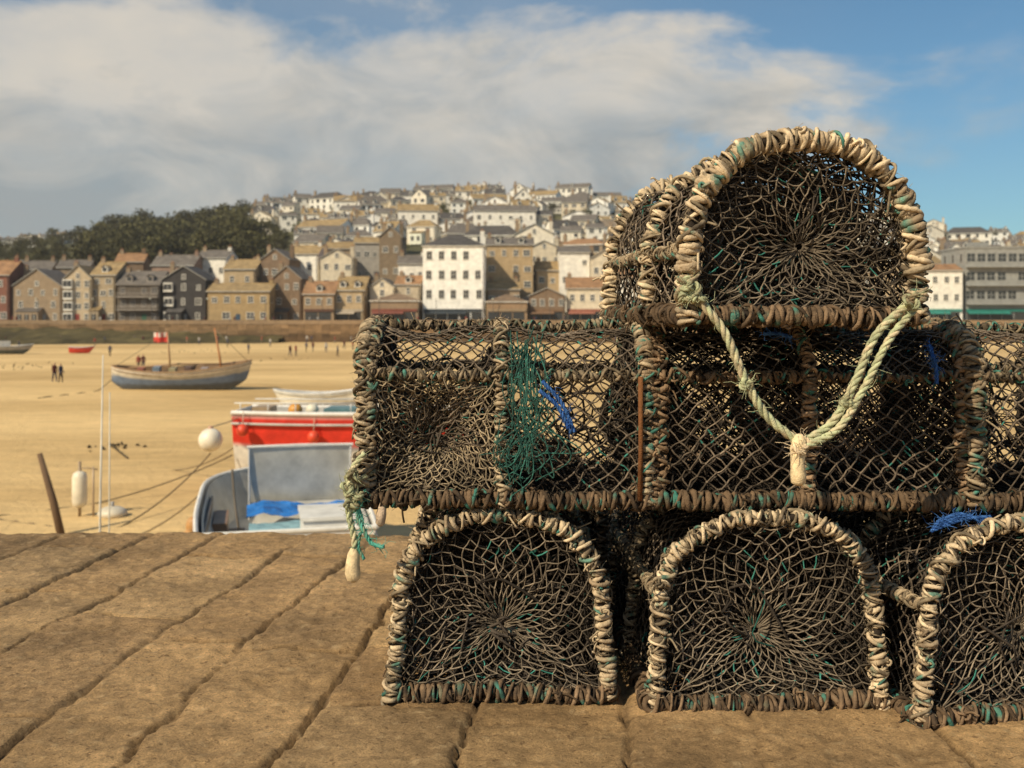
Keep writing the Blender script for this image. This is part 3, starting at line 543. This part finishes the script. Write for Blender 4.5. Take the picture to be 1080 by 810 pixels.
front('cream_house',969,1014,285,'gx',7,WHITE,ORG,3,4,D=248,shop=(.04,.22,.18),chim=1)
front('grey_apartment_block',1018,1084,262,'flat',0,(.30,.30,.28),DSL,4,6,D=249,d=14,ww=1.9,wh=1.9,chim=0,balc=True,shop=(.03,.2,.16),frame=(.36,.36,.34),rz=0)
x=1088
while x<1420:
    w=random.uniform(34,50); front('terraced_shop',x,x+w-2,random.uniform(280,300),random.choice(['gx','gy']),11,random.choice([WHITE,CREAM,TAN]),random.choice([SL,ORG]),3,3,D=250,shop=(.3,.2,.15)); x+=w
x=-45
while x>-420:
    w=random.uniform(34,50); front('stone_house',x-w+2,x,random.uniform(285,305),random.choice(['gx','gy']),13,random.choice([CREAM,STONE,TAN]),random.choice([SL,GOLD]),3,3,D=250); x-=w
for (a,b,ye,rf,rh,wl,rc,rw,cl,D) in ((20,52,284,'gx',10,STONE,SL,3,3,270),(60,92,282,'gx',9,STONE,SL,3,3,272),(122,150,276,'gx',10,BRN,ORG,3,3,276),(160,205,280,'gx',12,(.3,.2,.15),SL,3,4,274),(207,240,272,'gx',9,WHITE,SL,3,3,280),(236,270,284,'gx',11,TAN,GOLD,3,3,270),(275,306,274,'gy',12,BRN,SL,3,3,272),(305,336,268,'gx',10,WHITE,GOLD,3,3,280),(338,372,272,'gy',10,CREAM,ORG,4,3,274),(345,380,262,'gx',8,STONE,GOLD,3,3,286),(374,408,256,'gx',7,GREY,GOLD,4,4,284),(400,424,250,'gy',12,(.2,.15,.1),SL,4,2,276),(420,448,278,'gx',10,WHITE,SL,3,3,268),(556,592,262,'gy',9,CREAM,SL,4,3,278),(640,668,262,'gx',9,WHITE,GOLD,3,3,280),(566,600,285,'gx',10,TAN,GOLD,3,3,266),(420,462,222,'gx',8,WHITE,GOLD,3,4,400),(500,566,222,'gx',7,WHITE,SL,3,6,390),(352,392,212,'gx',7,WHITE,GOLD,3,4,470)):
    zb=None if D<300 else 335-(float(hill(bx(a,D),D))-1-CZ)/D*F
    front('hillside_villa',a,b,ye,rf,rh,wl,rc,rw,cl,D=D,d=9,chim=2,rz=random.uniform(-.2,.15),ybase=zb)
def variants(walls,roofs,n,seed,big=1):
    out=[]; r=random.Random(seed)
    for k in range(n):
        w=r.uniform(6,12)*big*(1.5 if k%5==0 else 1); h=r.uniform(5.0,8)*big; rf=r.choice(['gx','gx','gy','hip','flat' if k%6==0 else 'gx'])
        out.append((w,house(w,r.uniform(7,9),h,rf,r.uniform(1.6,2.8),r.choice(walls),r.choice(roofs),2 if h<7.4 else 3,max(2,int(w/2.8)),chim=r.choice([0,1,1,2]),det=k%2==0,dorm=r.choice([0,0,1,2]) if rf=='gx' else 0,seed=seed*50+k,ww=r.uniform(1.0,1.6),annex=r.random()<.35).mesh('hillside_house_mesh',BM,False)))
    return out
low=variants([TAN,STONE,CREAM,WHITE,BRN,WHITE,(.45,.36,.25)],[SL,GOLD,SL,DSL,GOLD,ORG],18,1)
high=variants([WHITE,WHITE,CREAM,(.78,.71,.58),(.86,.84,.78),(.86,.84,.78)],[SL,GOLD,SL,(.26,.2,.14),GOLD,SL,DSL],26,2,1.05)
rr_=random.Random(11); y=284
while y<530:
    x=bx(-60,y); xe=bx(1180,y); rowj=rr_.uniform(-3,3)
    while x<xe:
        t=(y-284)/240; v=low if rr_.random()>t*2.4+.1 else high
        w,me=rr_.choice(v); px=540+F*x/y
        wood=(px<248 and y>318) or (px<305 and 318<y<440)
        park=noise2(np.array([x]),np.array([y]),.035,9)[0]>.30
        if not wood and not park and rr_.random()>.07:
            s=rr_.uniform(.8,1.15); yy=y+rowj+rr_.uniform(-4,4); link('hillside_house',me,(x,yy,float(hill(x+w/2,yy))-.1),(0,0,rr_.uniform(-.5,.4)),(s,s,s*rr_.uniform(.95,1.25)))
        x+=w*.98+(0.4 if rr_.random()<.5 else rr_.uniform(1,5))
    y+=rr_.uniform(15,21)
for k in range(26):
    w,me=rr_.choice(high); y=rr_.uniform(505,560); x=bx(rr_.uniform(-30,75),y); link('hillside_house',me,(x,y,float(hill(x,y))+.1),(0,0,rr_.uniform(-.4,.4)),(.7,.7,.55))
# ------------------------------------------------------------ trees
def trees(name,spots,seed,tone=(.055,.062,.02)):
    mb=MB(); r=np.random.default_rng(seed)
    for (x,y,z,H) in spots:
        tr=np.array([[x,y,z-1],[x+r.normal()*.3,y,z+H*.3],[x+r.normal()*.5,y,z+H*.7]]); tube(mb,tr,np.array([.3,.22,.1])*H/9,(.09,.065,.045),5)
        nc=9; cs=[]; tt=.6+.8*r.random()
        for k in range(nc):
            a=r.uniform(0,6.28); q=r.uniform(.1,1); c=np.array([x+math.cos(a)*H*.36*q,y+math.sin(a)*H*.36*q,z+H*r.uniform(.38,.9)]); cs.append(c)
            tube(mb,np.array([tr[1],(tr[1]+c)/2+r.normal(size=3)*.2,c]),np.array([.12,.08,.04])*H/9,(.09,.065,.045),4)
        for c in cs:
            n=75; d=norm(r.normal(size=(n,3))); p=c+d*(H*.2*r.random((n,1))**.4)*np.array([1.15,1.15,.8]); s=H*.032*(.6+r.random((n,1)))
            a=norm(r.normal(size=(n,3))); b=norm(np.cross(a,r.normal(size=(n,3))))
            V=np.stack([p-a*s,p-b*s*.6,p+a*s,p+b*s*.6],1); shade=.7+.6*r.random()
            base=np.array(tone)*tt*shade*(1+.5*(r.random((n,1))-.5)); mb.add(V,np.arange(n*4).reshape(n,4),col=np.repeat(base,4,0))
    return mb.obj(name,[M_leaf],False)
sp=[]; r=random.Random(4)
for k in range(260):
    y=r.uniform(322,500); px=r.uniform(-80,258) if y>430 else r.uniform(-80,305); x=bx(px,y); sp.append((x,y,float(hill(x,y)),r.uniform(8,15)*(1.15 if 90<px<270 else .6)))
trees('woodland',sp,1,(.075,.07,.026))
sp=[]
for k in range(560):
    y=r.uniform(275,520); px=r.uniform(250,1150); x=bx(px,y)
    pk=noise2(np.array([x]),np.array([y]),.035,9)[0]>.25
    if pk or k%2: sp.append((x,y,float(hill(x,y)),r.uniform(4,8.5) if pk else r.uniform(3,7)))
trees('hillside_trees',sp,2,(.07,.07,.026))
# ------------------------------------------------------------ boats
def hull(mb,L,B,H,bands,stern=.75,sheer=.35,deck=.35,transom=True,rake=.5,rail=(.7,.7,.68),full=1.7,thw=True):
    ns=32; nk=16; t=np.linspace(0,1,ns)
    half=B/2*np.where(t<.45,stern+(1-stern)*np.sin(t/.45*math.pi/2),np.cos(np.clip((t-.45)/.55,0,1)**full*math.pi/2)**.75)
    if not transom: half=B/2*np.sin(np.clip(t,0,1)*math.pi)**.55
    half=np.maximum(half,.015); top=H*(1+sheer*(t-.4)**2*2.0); 
    keel=np.where(t>.8,(t-.8)**2/.04*H*.5,0) ; keel=keel+(np.where(t<.15,(.15-t)**2/.0225*H*(.45 if not transom else .05),0))
    V=np.zeros((ns,2*nk+1,3)); C=np.zeros((ns,2*nk+1,3))
    for i in range(ns):
        for k in range(-nk,nk+1):
            q=abs(k)/nk; z=keel[i]+(top[i]-keel[i])*q**1.35; yv=half[i]*(q**.42)*np.sign(k); xo=rake*H*(q-.5)*max(0,(t[i]-.7)/.3)
            V[i,k+nk]=(t[i]*L+xo,yv,z); h=(z-0)/(top[i]); 
            for (lim,c) in bands:
                if h<=lim+1e-6: C[i,k+nk]=c; break
    m=2*nk+1; i=np.arange(ns-1)[:,None]*m; j=np.arange(2*nk)[None]
    mb.add(V,np.stack([i+j,i+j+1,i+m+j+1,i+m+j],-1),col=C.reshape(-1,3))
    if transom:
        c=V[0]; mid=c.mean(0); n=len(c); mb.add(np.vstack([c,[mid]]),tris=[[a,a+1,n] for a in range(n-1)]+[[n-1,0,n]],col=np.vstack([C[0],[bands[-2][1]]]))
    I=V.copy(); I[:,:,1]*=.93; I[:,:,2]=np.maximum(V[:,:,2],H*deck)-.005
    mb.add(I,np.stack([i+j+1,i+j,i+m+j,i+m+j+1],-1),col=np.array(rail)*.6)
    for s in (0,-1): 
        tube(mb,V[:,s]+np.array([0,0,.01]),max(.035,H*.03),rail,6); tube(mb,V[:,s]*np.array([1,1.01,1])+np.array([0,0,-H*.14]),max(.02,H*.018),np.array(rail)*.6,5)
    if transom: tube(mb,np.array([V[0,0],(V[0,0]+V[0,-1])/2,V[0,-1]])+np.array([0,0,.01]),.04,rail,6)
    if thw:
        for q in (.25,.45,.62): 
            k=int(q*ns); box(mb,V[k,0,0]-.12,V[k,0,0]+.12,-half[k]*.9,half[k]*.9,top[k]*.78,top[k]*.82,np.array(rail)*.6)
    return V
def sphere(mb,c,r,col,n=12,sq=1):
    t=np.linspace(0,math.pi,n); tube(mb,np.stack([0*t,0*t,-np.cos(t)*r*sq],1)+np.asarray(c),np.maximum(np.sin(t)*r,1e-4),col,14,cap=False)
mb=MB(); hull(mb,10.4,2.7,1.65,[(.35,(.09,.11,.14)),(.66,(.13,.18,.27)),(.80,(.5,.45,.36)),(1.1,(.66,.6,.5))],transom=False,sheer=.6,deck=.6,rail=(.35,.22,.12),rake=.3)
tube(mb,np.array([[4.4,0,.4],[4.4,.0,2.5],[4.3,0,4.6]]),[.09,.08,.05],(.33,.2,.1)); tube(mb,np.array([[8.4,0,.5],[8.2,0,2.6],[7.85,0,4.9]]),[.09,.08,.05],(.42,.17,.06)); tube(mb,np.array([[1.2,.3,1.75],[5,.5,2.0],[9,.4,2.0]]),[.07,.08,.05],(.35,.22,.12))
for k in range(5): box(mb,2+k*1.2,2.5+k*1.2,-.5,.3,1.2,1.8+.1*(k%2),[(.3,.1,.06),(.2,.25,.3),(.4,.35,.2),(.15,.1,.08),(.35,.3,.28)][k])
for a in range(9):
    y0=.1*math.sin(a*.9);y1=.1*math.sin((a+1)*.9); x0=4.3-.12*a; x1=4.3-.12*(a+1)
    mb.add([[x0,y0,3.8],[x1,y1,3.75],[x1,y1,4.15],[x0,y0,4.2]],[[0,1,2,3]],col=(.62,.06,.05)); mb.add([[x0,y0,4.2],[x1,y1,4.15],[x1,y1,4.5],[x0,y0,4.55]],[[0,1,2,3]],col=(.7,.6,.55) if a%3 else (.6,.06,.05))
for (p,q) in (([4.3,0,4.5],[.3,0,1.9]),([4.3,0,4.5],[7.9,0,4.8]),([7.85,0,4.8],[10.4,0,2.2])): tube(mb,np.array([p,(np.array(p)+q)/2,q]),.02,(.2,.16,.1),4)
mb.obj('wooden_fishing_lugger',[M_paint],True,(bx(126,82),80.5,BEACH-.05),(math.radians(7),0,math.radians(5)))
mb=MB(); WH=(.72,.69,.62)
V=hull(mb,7.6,2.7,2.45,[(.2,(.10,.13,.2)),(.50,WH),(.54,(.3,.3,.3)),(.60,WH),(.95,(.62,.035,.02)),(1.2,(.72,.7,.66))],stern=.88,transom=True,sheer=.04,deck=.62,rail=(.72,.70,.66),rake=.4)
box(mb,4.6,6.0,-.8,.8,1.6,3.3,WH); box(mb,4.5,6.1,-.9,.9,3.3,3.4,WH)
for q in np.arange(.3,4,.9): tube(mb,np.array([[q,-1.2,2.4],[q,-1.2,2.62],[q,-1.2,2.8]]),.02,(.6,.6,.58)); 
tube(mb,np.array([[.1,-1.2,2.8],[2,-1.22,2.8],[4.3,-1.2,2.8]]),.022,(.65,.65,.62)); tube(mb,np.array([[.1,1.2,2.75],[2,1.22,2.75],[4.3,1.2,2.75]]),.022,(.65,.65,.62))
for q,z in ((.45,1.95),(2.75,1.75)): sphere(mb,(q,-1.48,z),.2,(.66,.07,.03)); tube(mb,np.array([[q,-1.46,z+.18],[q,-1.42,z+.35],[q,-1.36,z+.6]]),.015,(.5,.4,.3))
box(mb,.5,1.1,-.6,.3,2.0,2.62,(.35,.25,.15)); sphere(mb,(1.9,-.4,2.5),.24,(.6,.28,.05)); sphere(mb,(2.35,.1,2.48),.22,(.66,.62,.5)); box(mb,2.9,3.9,-.7,.6,2.0,2.58,(.10,.2,.22))
mb.obj('red_fishing_boat',[M_paint],True,(bx(247,34),35.0,BEACH+.03),(0,0,math.radians(-2)))
mb=MB(); c=W3(222,464,32.5); sphere(mb,c,.37,(.74,.68,.55),16); sphere(mb,c+np.array([0,0,.36]),.09,(.5,.3,.2)); tube(mb,smoothpath([c+np.array([0,0,.4]),c+np.array([.4,.6,.5]),W3(252,440,34)],12),.02,(.35,.28,.18)); mb.obj('mooring_buoy',[M_paint])
# white work boat alongside the quay, bow away, open cockpit seen from above
mb=MB(); hull(mb,7.9,3.5,1.62,[(.25,(.10,.14,.22)),(.82,(.76,.73,.66)),(.87,(.12,.2,.35)),(1.3,(.78,.75,.68))],stern=.92,transom=True,sheer=.12,deck=.42,rail=(.76,.74,.68),rake=.3,full=3.2,thw=False)
yo=-.45
box(mb,5.5,6.8,yo-1.05,yo+1.05,.69,2.35,(.72,.7,.64)); box(mb,5.3,6.9,yo-1.15,yo+1.15,2.35,2.43,(.66,.64,.58))
mb.add([[5.49,yo-1.12,1.3],[5.49,yo+1.12,1.3],[5.1,yo+1.15,2.6],[5.1,yo-1.15,2.6]],[[3,2,1,0]],col=(.56,.54,.47)); mb.add([[5.52,yo-1.12,1.3],[5.52,yo+1.12,1.3],[5.13,yo+1.15,2.6],[5.13,yo-1.15,2.6]],[[0,1,2,3]],col=(.45,.44,.4))
for yy in (-1.15,1.15): tube(mb,np.array([[5.48,yo+yy,.9],[5.3,yo+yy,1.8],[5.08,yo+yy,2.65]]),.025,(.7,.7,.68))
tube(mb,np.array([[5.08,yo-1.2,2.63],[5.08,yo,2.65],[5.08,yo+1.2,2.63]]),.03,(.75,.73,.68))
for s in (-1,1): box(mb,5.7,6.6,yo+s*1.053-.01,yo+s*1.053+.01,1.5,2.15,(.05,.06,.07))
def sheet(x0,x1,y0,y1,z0,col,amp=.05,seed=1):
    X,Y=np.meshgrid(np.linspace(x0,x1,26),np.linspace(y0,y1,26)); Z=z0+amp*noise2(X,Y,2.3,seed)+amp*.5*noise2(X,Y,6,seed+1); i=np.arange(25)[:,None]*26; j=np.arange(25)[None]
    mb.add(np.stack([X,Y,Z],-1),np.stack([i+j,i+j+1,i+26+j+1,i+26+j],-1),col=col)
sheet(3.8,5.2,-1.45,.75,1.28,(.02,.16,.50),.10,4); sheet(2.9,3.8,-1.4,.7,1.12,(.25,.42,.47),.05,8)
box(mb,1.6,3.0,-1.4,-.35,.69,1.55,(.75,.73,.68)); box(mb,1.55,3.05,-1.45,-.3,1.55,1.62,(.7,.68,.62)); box(mb,.3,1.4,-.5,.5,.69,1.35,(.6,.58,.52)); box(mb,3.6,5.2,1.15,1.45,.75,1.2,(.25,.15,.09))
box(mb,.5,5.4,1.50,1.54,.7,1.5,(.16,.11,.07))  # inner side, and floor strip below: interior shadow put in as dark brown
box(mb,.2,5.4,.8,1.49,.69,.74,(.14,.10,.07))
for q in (1.2,2.6,4.0): sphere(mb,(q,1.87,1.1),.15,(.5,.27,.1),10,1.4)
tube(mb,smoothpath([[4.2,.9,.8],[4.1,1.0,1.6],[3.9,1.05,2.3]],8),.03,(.25,.2,.15))
mb.obj('white_work_boat',[M_paint],False,(-4.08,19.0,BEACH+.02),(0,0,math.radians(104)))
mb=MB(); hull(mb,4.8,1.7,.8,[(.3,(.3,.28,.26)),(1.3,(.72,.7,.62))],sheer=.6,deck=.3); mb.obj('white_dinghy',[M_paint],True,(bx(372,60)+.5,59.5,BEACH+.6),(0,math.radians(3),math.radians(176)))
mb=MB(); hull(mb,3.6,1.5,.9,[(.9,(.6,.06,.04)),(1.3,(.6,.06,.04))],sheer=.3,deck=.3); mb.obj('red_dinghy',[M_paint],True,(bx(73,165),165,BEACH),(0,0,.2))
mb=MB(); hull(mb,6,2,1.2,[(.5,(.08,.1,.1)),(1.3,(.35,.33,.3))],sheer=.3,deck=.5); box(mb,1.5,3,-.6,.6,.9,2,(.5,.5,.48)); mb.obj('moored_boat',[M_paint],False,(bx(-12,160),160,BEACH),(0,0,.5))
mb=MB(); hull(mb,5.2,1.9,1.1,[(.4,(.1,.12,.2)),(1.3,(.72,.7,.66))],sheer=.3,deck=.5)
tube(mb,np.array([[2.6,0,.5],[2.62,0,3],[2.66,0,5.1]]),[.022,.016,.008],(.7,.66,.56)); tube(mb,np.array([[2.72,0,.5],[2.74,0,2.5],[2.75,0,4.6]]),[.014,.011,.008],(.6,.56,.46))
mb.obj('small_sailing_boat',[M_paint],True,(bx(104,14)-2.6,14,BEACH),(0,0,0))
D=29; mb=MB(); z0=BEACH
tube(mb,np.array([[0,0,0],[0,0,.9],[0,0,1.6]]),.045,(.3,.22,.14)); tube(mb,np.array([[0,0,.32],[0,0,.38],[0,0,.5],[0,0,1.15],[0,0,1.27],[0,0,1.33]]),[.08,.17,.2,.2,.17,.08],(.72,.66,.52),14); tube(mb,np.array([[.38,0,0],[.38,0,.8],[.38,0,1.45]]),.03,(.4,.3,.2)); tube(mb,np.array([[-.05,0,1.4],[.2,0,1.42],[.5,0,1.38]]),.02,(.3,.22,.14))
mb.obj('mooring_post_with_fender',[M_paint],True,(bx(84,D),D,z0))
mb=MB(); sphere(mb,(0,0,.18),.40,(.62,.56,.44),12,.5); tube(mb,np.array([[0,0,.3],[0,0,.42],[0,0,.5]]),.05,(.3,.3,.3)); mb.obj('grounded_buoy',[M_paint],True,(bx(120,29),28.9,BEACH))
mb=MB(); tube(mb,np.array([[0,0,-.4],[-.3,0,.9],[-.66,0,2.15]]),[.11,.10,.07],(.14,.09,.055),8); mb.obj('timber_mooring_post',[M_mason],True,(bx(69,26.5),26.5,BEACH))
def line(a,b,sag,r=.022,col=(.2,.15,.09)):
    a=np.array(a,float);b=np.array(b,float);t=np.linspace(0,1,24)[:,None]; P=a+(b-a)*t; P[:,2]-=(4*t*(1-t))[:,0]*sag; P[:,2]=np.maximum(P[:,2],BEACH+.03+.05*np.sin(np.arange(24)*1.3)); m=MB(); tube(m,P,r,col,5); m.obj('mooring_line',[M_rope])
g=lambda px,D:(bx(px,D),D,BEACH+.04)
line(W3(245,480,34),g(-40,28.5),.45); line(W3(222,478,32.5),g(105,26.5),.3); line(W3(232,500,26.5),g(130,26),.25); line(W3(250,470,34),g(180,38),.2)
line(W3(122,396,81),g(40,72),1.0,.035); line(g(115,46),g(135,41),.0,.05,(.1,.08,.05)); line(g(-20,29),g(60,27.5),0,.03)
mb=MB(); r=np.random.default_rng(3)
for (px,D,n,s) in ((122,45,22,.4),(20,120,40,2.5),(300,140,14,2.5),(200,170,20,4)):
    P=np.stack([bx(px,D)+r.normal(size=n)*s,D+r.normal(size=n)*s*1.5,np.full(n,BEACH+.06)],1); blobs(mb,P,.08*(.5+r.random(n)),(.10,.075,.04))
mb.obj('seaweed',[M_grass],False)
# ------------------------------------------------------------ people
def person_mesh(name,stride,top,leg,hair,armf=.1):
    V=[(0,0,.93),(0,0,1.10),(0,.01,1.28),(0,0,1.42),(0,-.01,1.50),(0,-.02,1.58),(0,-.02,1.68),
       (.09,0,.9),(.10,-stride*.5,.5),(.10,-stride*.9+.0,.07),(.10,-stride*.9-.15,.03),(-.09,0,.9),(-.10,stride*.45,.5),(-.10,stride,.1),(-.10,stride-.13,.04),
       (.17,0,1.40),(.22,stride*.2,1.14),(.23,-.05-armf+stride*.2,.90),(.23,-.08-armf+stride*.2,.82),(-.17,0,1.40),(-.22,-stride*.2,1.14),(-.23,-.08-armf-stride*.2,.92),(-.23,-.12-armf-stride*.2,.84)]
    E=[(0,1),(1,2),(2,3),(3,4),(4,5),(5,6),(0,7),(7,8),(8,9),(9,10),(0,11),(11,12),(12,13),(13,14),(3,15),(15,16),(16,17),(17,18),(3,19),(19,20),(20,21),(21,22)]
    R=[.14,.13,.15,.12,.055,.085,.075,.095,.065,.045,.04,.095,.065,.045,.04,.06,.047,.035,.035,.06,.047,.035,.035]
    me=bpy.data.meshes.new('tmp'); me.from_pydata(V,E,[]); o=bpy.data.objects.new('tmp',me); scene.collection.objects.link(o)
    md=o.modifiers.new('s','SKIN'); 
    for k,v in enumerate(me.skin_vertices[0].data): v.radius=(R[k],R[k]*(.75 if k<4 else 1)); v.use_root=(k==0)
    sb=o.modifiers.new('d','SUBSURF'); sb.levels=2; sb.render_levels=2
    dg=bpy.context.evaluated_depsgraph_get(); m2=bpy.data.meshes.new_from_object(o.evaluated_get(dg)); bpy.data.objects.remove(o)
    co=np.zeros(len(m2.vertices)*3); m2.vertices.foreach_get('co',co); co=co.reshape(-1,3); C=np.tile(np.array(top),(len(co),1))
    C[(co[:,2]<.92)&(np.abs(co[:,0])<.2)]=leg; C[(co[:,2]<.88)&(np.abs(co[:,0])>.19)]=(.45,.28,.2); C[co[:,2]>1.5]=(.45,.28,.2); C[(co[:,2]>1.64)|((co[:,2]>1.54)&(co[:,1]>.01))]=hair; C[co[:,2]<.06]=(.04,.03,.03)
    a=m2.color_attributes.new('Col','FLOAT_COLOR','POINT'); a.data.foreach_set('color',np.c_[C,np.ones(len(C))].astype(np.float32).ravel())
    m2.materials.clear(); m2.materials.append(M_skin); m2.polygons.foreach_set('use_smooth',[True]*len(m2.polygons)); m2.name=name; return m2
PM=[person_mesh('p1',.22,(.10,.03,.03),(.04,.045,.07),(.03,.02,.015)),person_mesh('p2',.12,(.05,.06,.10),(.06,.05,.04),(.08,.05,.03)),person_mesh('p3',.28,(.45,.42,.38),(.05,.06,.1),(.05,.03,.02)),person_mesh('p4',.05,(.35,.08,.06),(.25,.2,.14),(.2,.13,.07))]
for k,(px,D,m) in enumerate(((57.5,90,0),(64,89,1),(323,170,1),(330,172,0),(344,168,2),(356,150,1),(146,110,3),(116,150,1),(363,185,0),(372,180,3),(285,200,2),(240,195,1),(151,111,0),(20,180,1),(100,205,3),(210,215,2),(306,150,0),(312,151,3),(262,160,1))): link('person',PM[m],(bx(px,D),D,BEACH),(0,0,[.8,1.2,2.5,2.7,.3,1.5,4,3.3][k%8]))
r=random.Random(8)
for k in range(60):
    px=r.uniform(-30,680); D=r.choice([r.uniform(222,235),r.uniform(239,244)]); link('person',r.choice(PM),(bx(px,D),D,BEACH if D<236 else TOWN),(0,0,r.uniform(0,6.3)))
mb=MB(); tube(mb,np.array([[0,0,0],[0,0,8],[0,0,17]]),[.12,.1,.05],(.75,.73,.7)); mb.obj('flagpole',[M_paint],True,(bx(509,241),241,TOWN))
for k,px in enumerate(range(-20,700,60)):
    mb=MB(); tube(mb,smoothpath([[0,0,0],[0,0,3],[0,0,5.2],[0,-.3,5.6],[0,-.9,5.7]],14),.06,(.06,.06,.06),6); sphere(mb,(0,-1.0,5.6),.2,(.6,.6,.5)); mb.obj('street_lamp',[M_paint],True,(bx(px,239.5),239.5,TOWN))
# sea haze: a thin real volume of air over the bay and town
mb=MB(); v=[[-900,60,-7],[900,60,-7],[900,900,-7],[-900,900,-7],[-900,60,130],[900,60,130],[900,900,130],[-900,900,130]]
mb.add(v,[[0,3,2,1],[4,5,6,7],[0,1,5,4],[1,2,6,5],[2,3,7,6],[3,0,4,7]]); hm=bpy.data.materials.new('sea_haze'); hm.use_nodes=True; nt=hm.node_tree; nt.nodes.clear()
o_=nt.nodes.new('ShaderNodeOutputMaterial'); vs=nt.nodes.new('ShaderNodeVolumeScatter'); vs.inputs['Color'].default_value=(1,.97,.9,1); vs.inputs['Density'].default_value=.00022; vs.inputs['Anisotropy'].default_value=.2; nt.links.new(vs.outputs[0],o_.inputs['Volume'])
mb.obj('sea_haze',[hm],False)
# ------------------------------------------------------------ world
SE=math.radians(40); SA=math.radians(224)
sd=Vector((math.sin(SA)*math.cos(SE),math.cos(SA)*math.cos(SE),math.sin(SE)))
w=bpy.data.worlds.new('World'); scene.world=w; w.use_nodes=True; nt=w.node_tree; N=nt.nodes; L=nt.links; bg=N['Background']
sky=N.new('ShaderNodeTexSky'); sky.sky_type='NISHITA'; sky.sun_disc=False; sky.sun_elevation=SE; sky.sun_rotation=SA; sky.air_density=1.0; sky.dust_density=.6; sky.ozone_density=1.8
tc=N.new('ShaderNodeTexCoord'); sp=N.new('ShaderNodeSeparateXYZ'); L.new(tc.outputs['Generated'],sp.inputs[0])
def mth(op,a,b=None,c=None,clamp=False):
    n=N.new('ShaderNodeMath'); n.operation=op; n.use_clamp=clamp
    for k,v in enumerate((a,b,c)):
        if v is None: continue
        if isinstance(v,(int,float)): n.inputs[k].default_value=v
        else: L.new(v,n.inputs[k])
    return n.outputs[0]
az=mth('ARCTAN2',sp.outputs[0],sp.outputs[1]); el=mth('ARCSINE',sp.outputs[2])
mp=N.new('ShaderNodeMapping'); mp.inputs['Scale'].default_value=(1,1,2.1); mp.inputs['Location'].default_value=(.3,.1,.2); L.new(tc.outputs['Generated'],mp.inputs[0])
def wn(s,d,r,dist=0):
    n=N.new('ShaderNodeTexNoise'); n.inputs['Scale'].default_value=s; n.inputs['Detail'].default_value=d; n.inputs['Roughness'].default_value=r; n.inputs['Distortion'].default_value=dist; L.new(mp.outputs[0],n.inputs['Vector']); return n.outputs[0]
n1=wn(4.2,9,.56,.3); n2=wn(2.0,4,.5); n3=wn(9,8,.6); n4=wn(6.5,7,.6,.6)
nn=mth('SUBTRACT',n1,.5)
top=mth('MULTIPLY_ADD',az,-.09,.252); dt=mth('SUBTRACT',top,el); dt=mth('MULTIPLY_ADD',nn,.42,dt); ct=mth('MULTIPLY_ADD',dt,12,.4,True)
bot=mth('MULTIPLY_ADD',az,.24,.080); db=mth('SUBTRACT',el,bot); db=mth('MULTIPLY_ADD',nn,.30,db); cb=mth('MULTIPLY_ADD',db,12,.55,True)
rt=mth('SUBTRACT',.45,az); rt=mth('MULTIPLY_ADD',nn,.25,rt); cr_=mth('MULTIPLY_ADD',rt,8,.3,True)
left=mth('MULTIPLY_ADD',az,-3.2,.1,True); cb=mth('MAXIMUM',cb,mth('MULTIPLY',left,.9))
dens=mth('MULTIPLY',mth('MULTIPLY',ct,cb),cr_)
ss=N.new('ShaderNodeMapRange'); ss.interpolation_type='SMOOTHSTEP'; L.new(dens,ss.inputs[0])
dens=mth('MULTIPLY',ss.outputs[0],mth('MULTIPLY_ADD',n3,.6,.60,True))
veil=mth('MULTIPLY',mth('MULTIPLY_ADD',n2,2.4,-.80,True),.34); veil=mth('MULTIPLY',veil,mth('MULTIPLY_ADD',az,-1.6,.75,True)); dens=mth('MAXIMUM',dens,veil)
sh=mth('MULTIPLY_ADD',el,4.6,-.27); n4s=mth('SUBTRACT',n4,.5); sh=mth('MULTIPLY_ADD',n4s,3.2,sh); sh=mth('MINIMUM',mth('MAXIMUM',sh,0),1)
cm=N.new('ShaderNodeMixRGB'); cm.inputs[1].default_value=(3.5,3.75,3.8,1); cm.inputs[2].default_value=(6.9,6.35,5.5,1); L.new(sh,cm.inputs[0])
tint=N.new('ShaderNodeMixRGB'); tint.blend_type='MULTIPLY'; tint.inputs[0].default_value=1; tint.inputs[2].default_value=(.56,.84,.92,1); L.new(sky.outputs[0],tint.inputs[1])
mx=N.new('ShaderNodeMixRGB'); L.new(dens,mx.inputs[0]); L.new(tint.outputs[0],mx.inputs[1]); L.new(cm.outputs[0],mx.inputs[2])
L.new(mx.outputs[0],bg.inputs['Color']); bg.inputs['Strength'].default_value=.10
sl=bpy.data.lights.new('sun','SUN'); sl.energy=4.8; sl.angle=math.radians(.6); sl.color=(1,.85,.61); so=bpy.data.objects.new('sun',sl); scene.collection.objects.link(so); so.rotation_euler=sd.to_track_quat('Z','Y').to_euler()
# ------------------------------------------------------------ camera
cam=bpy.data.cameras.new('camera'); co=bpy.data.objects.new('camera',cam); scene.collection.objects.link(co); co.location=(0,0,CZ); co.rotation_euler=(math.radians(90),0,0)
cam.lens=36*F/1080; cam.sensor_width=36; cam.shift_y=-70/1080; cam.clip_start=.05; cam.clip_end=8000
cam.dof.use_dof=True; cam.dof.focus_distance=2.15; cam.dof.aperture_fstop=6.3
scene.camera=co
scene.view_settings.view_transform='Standard'; scene.view_settings.look='None'; scene.view_settings.exposure=0
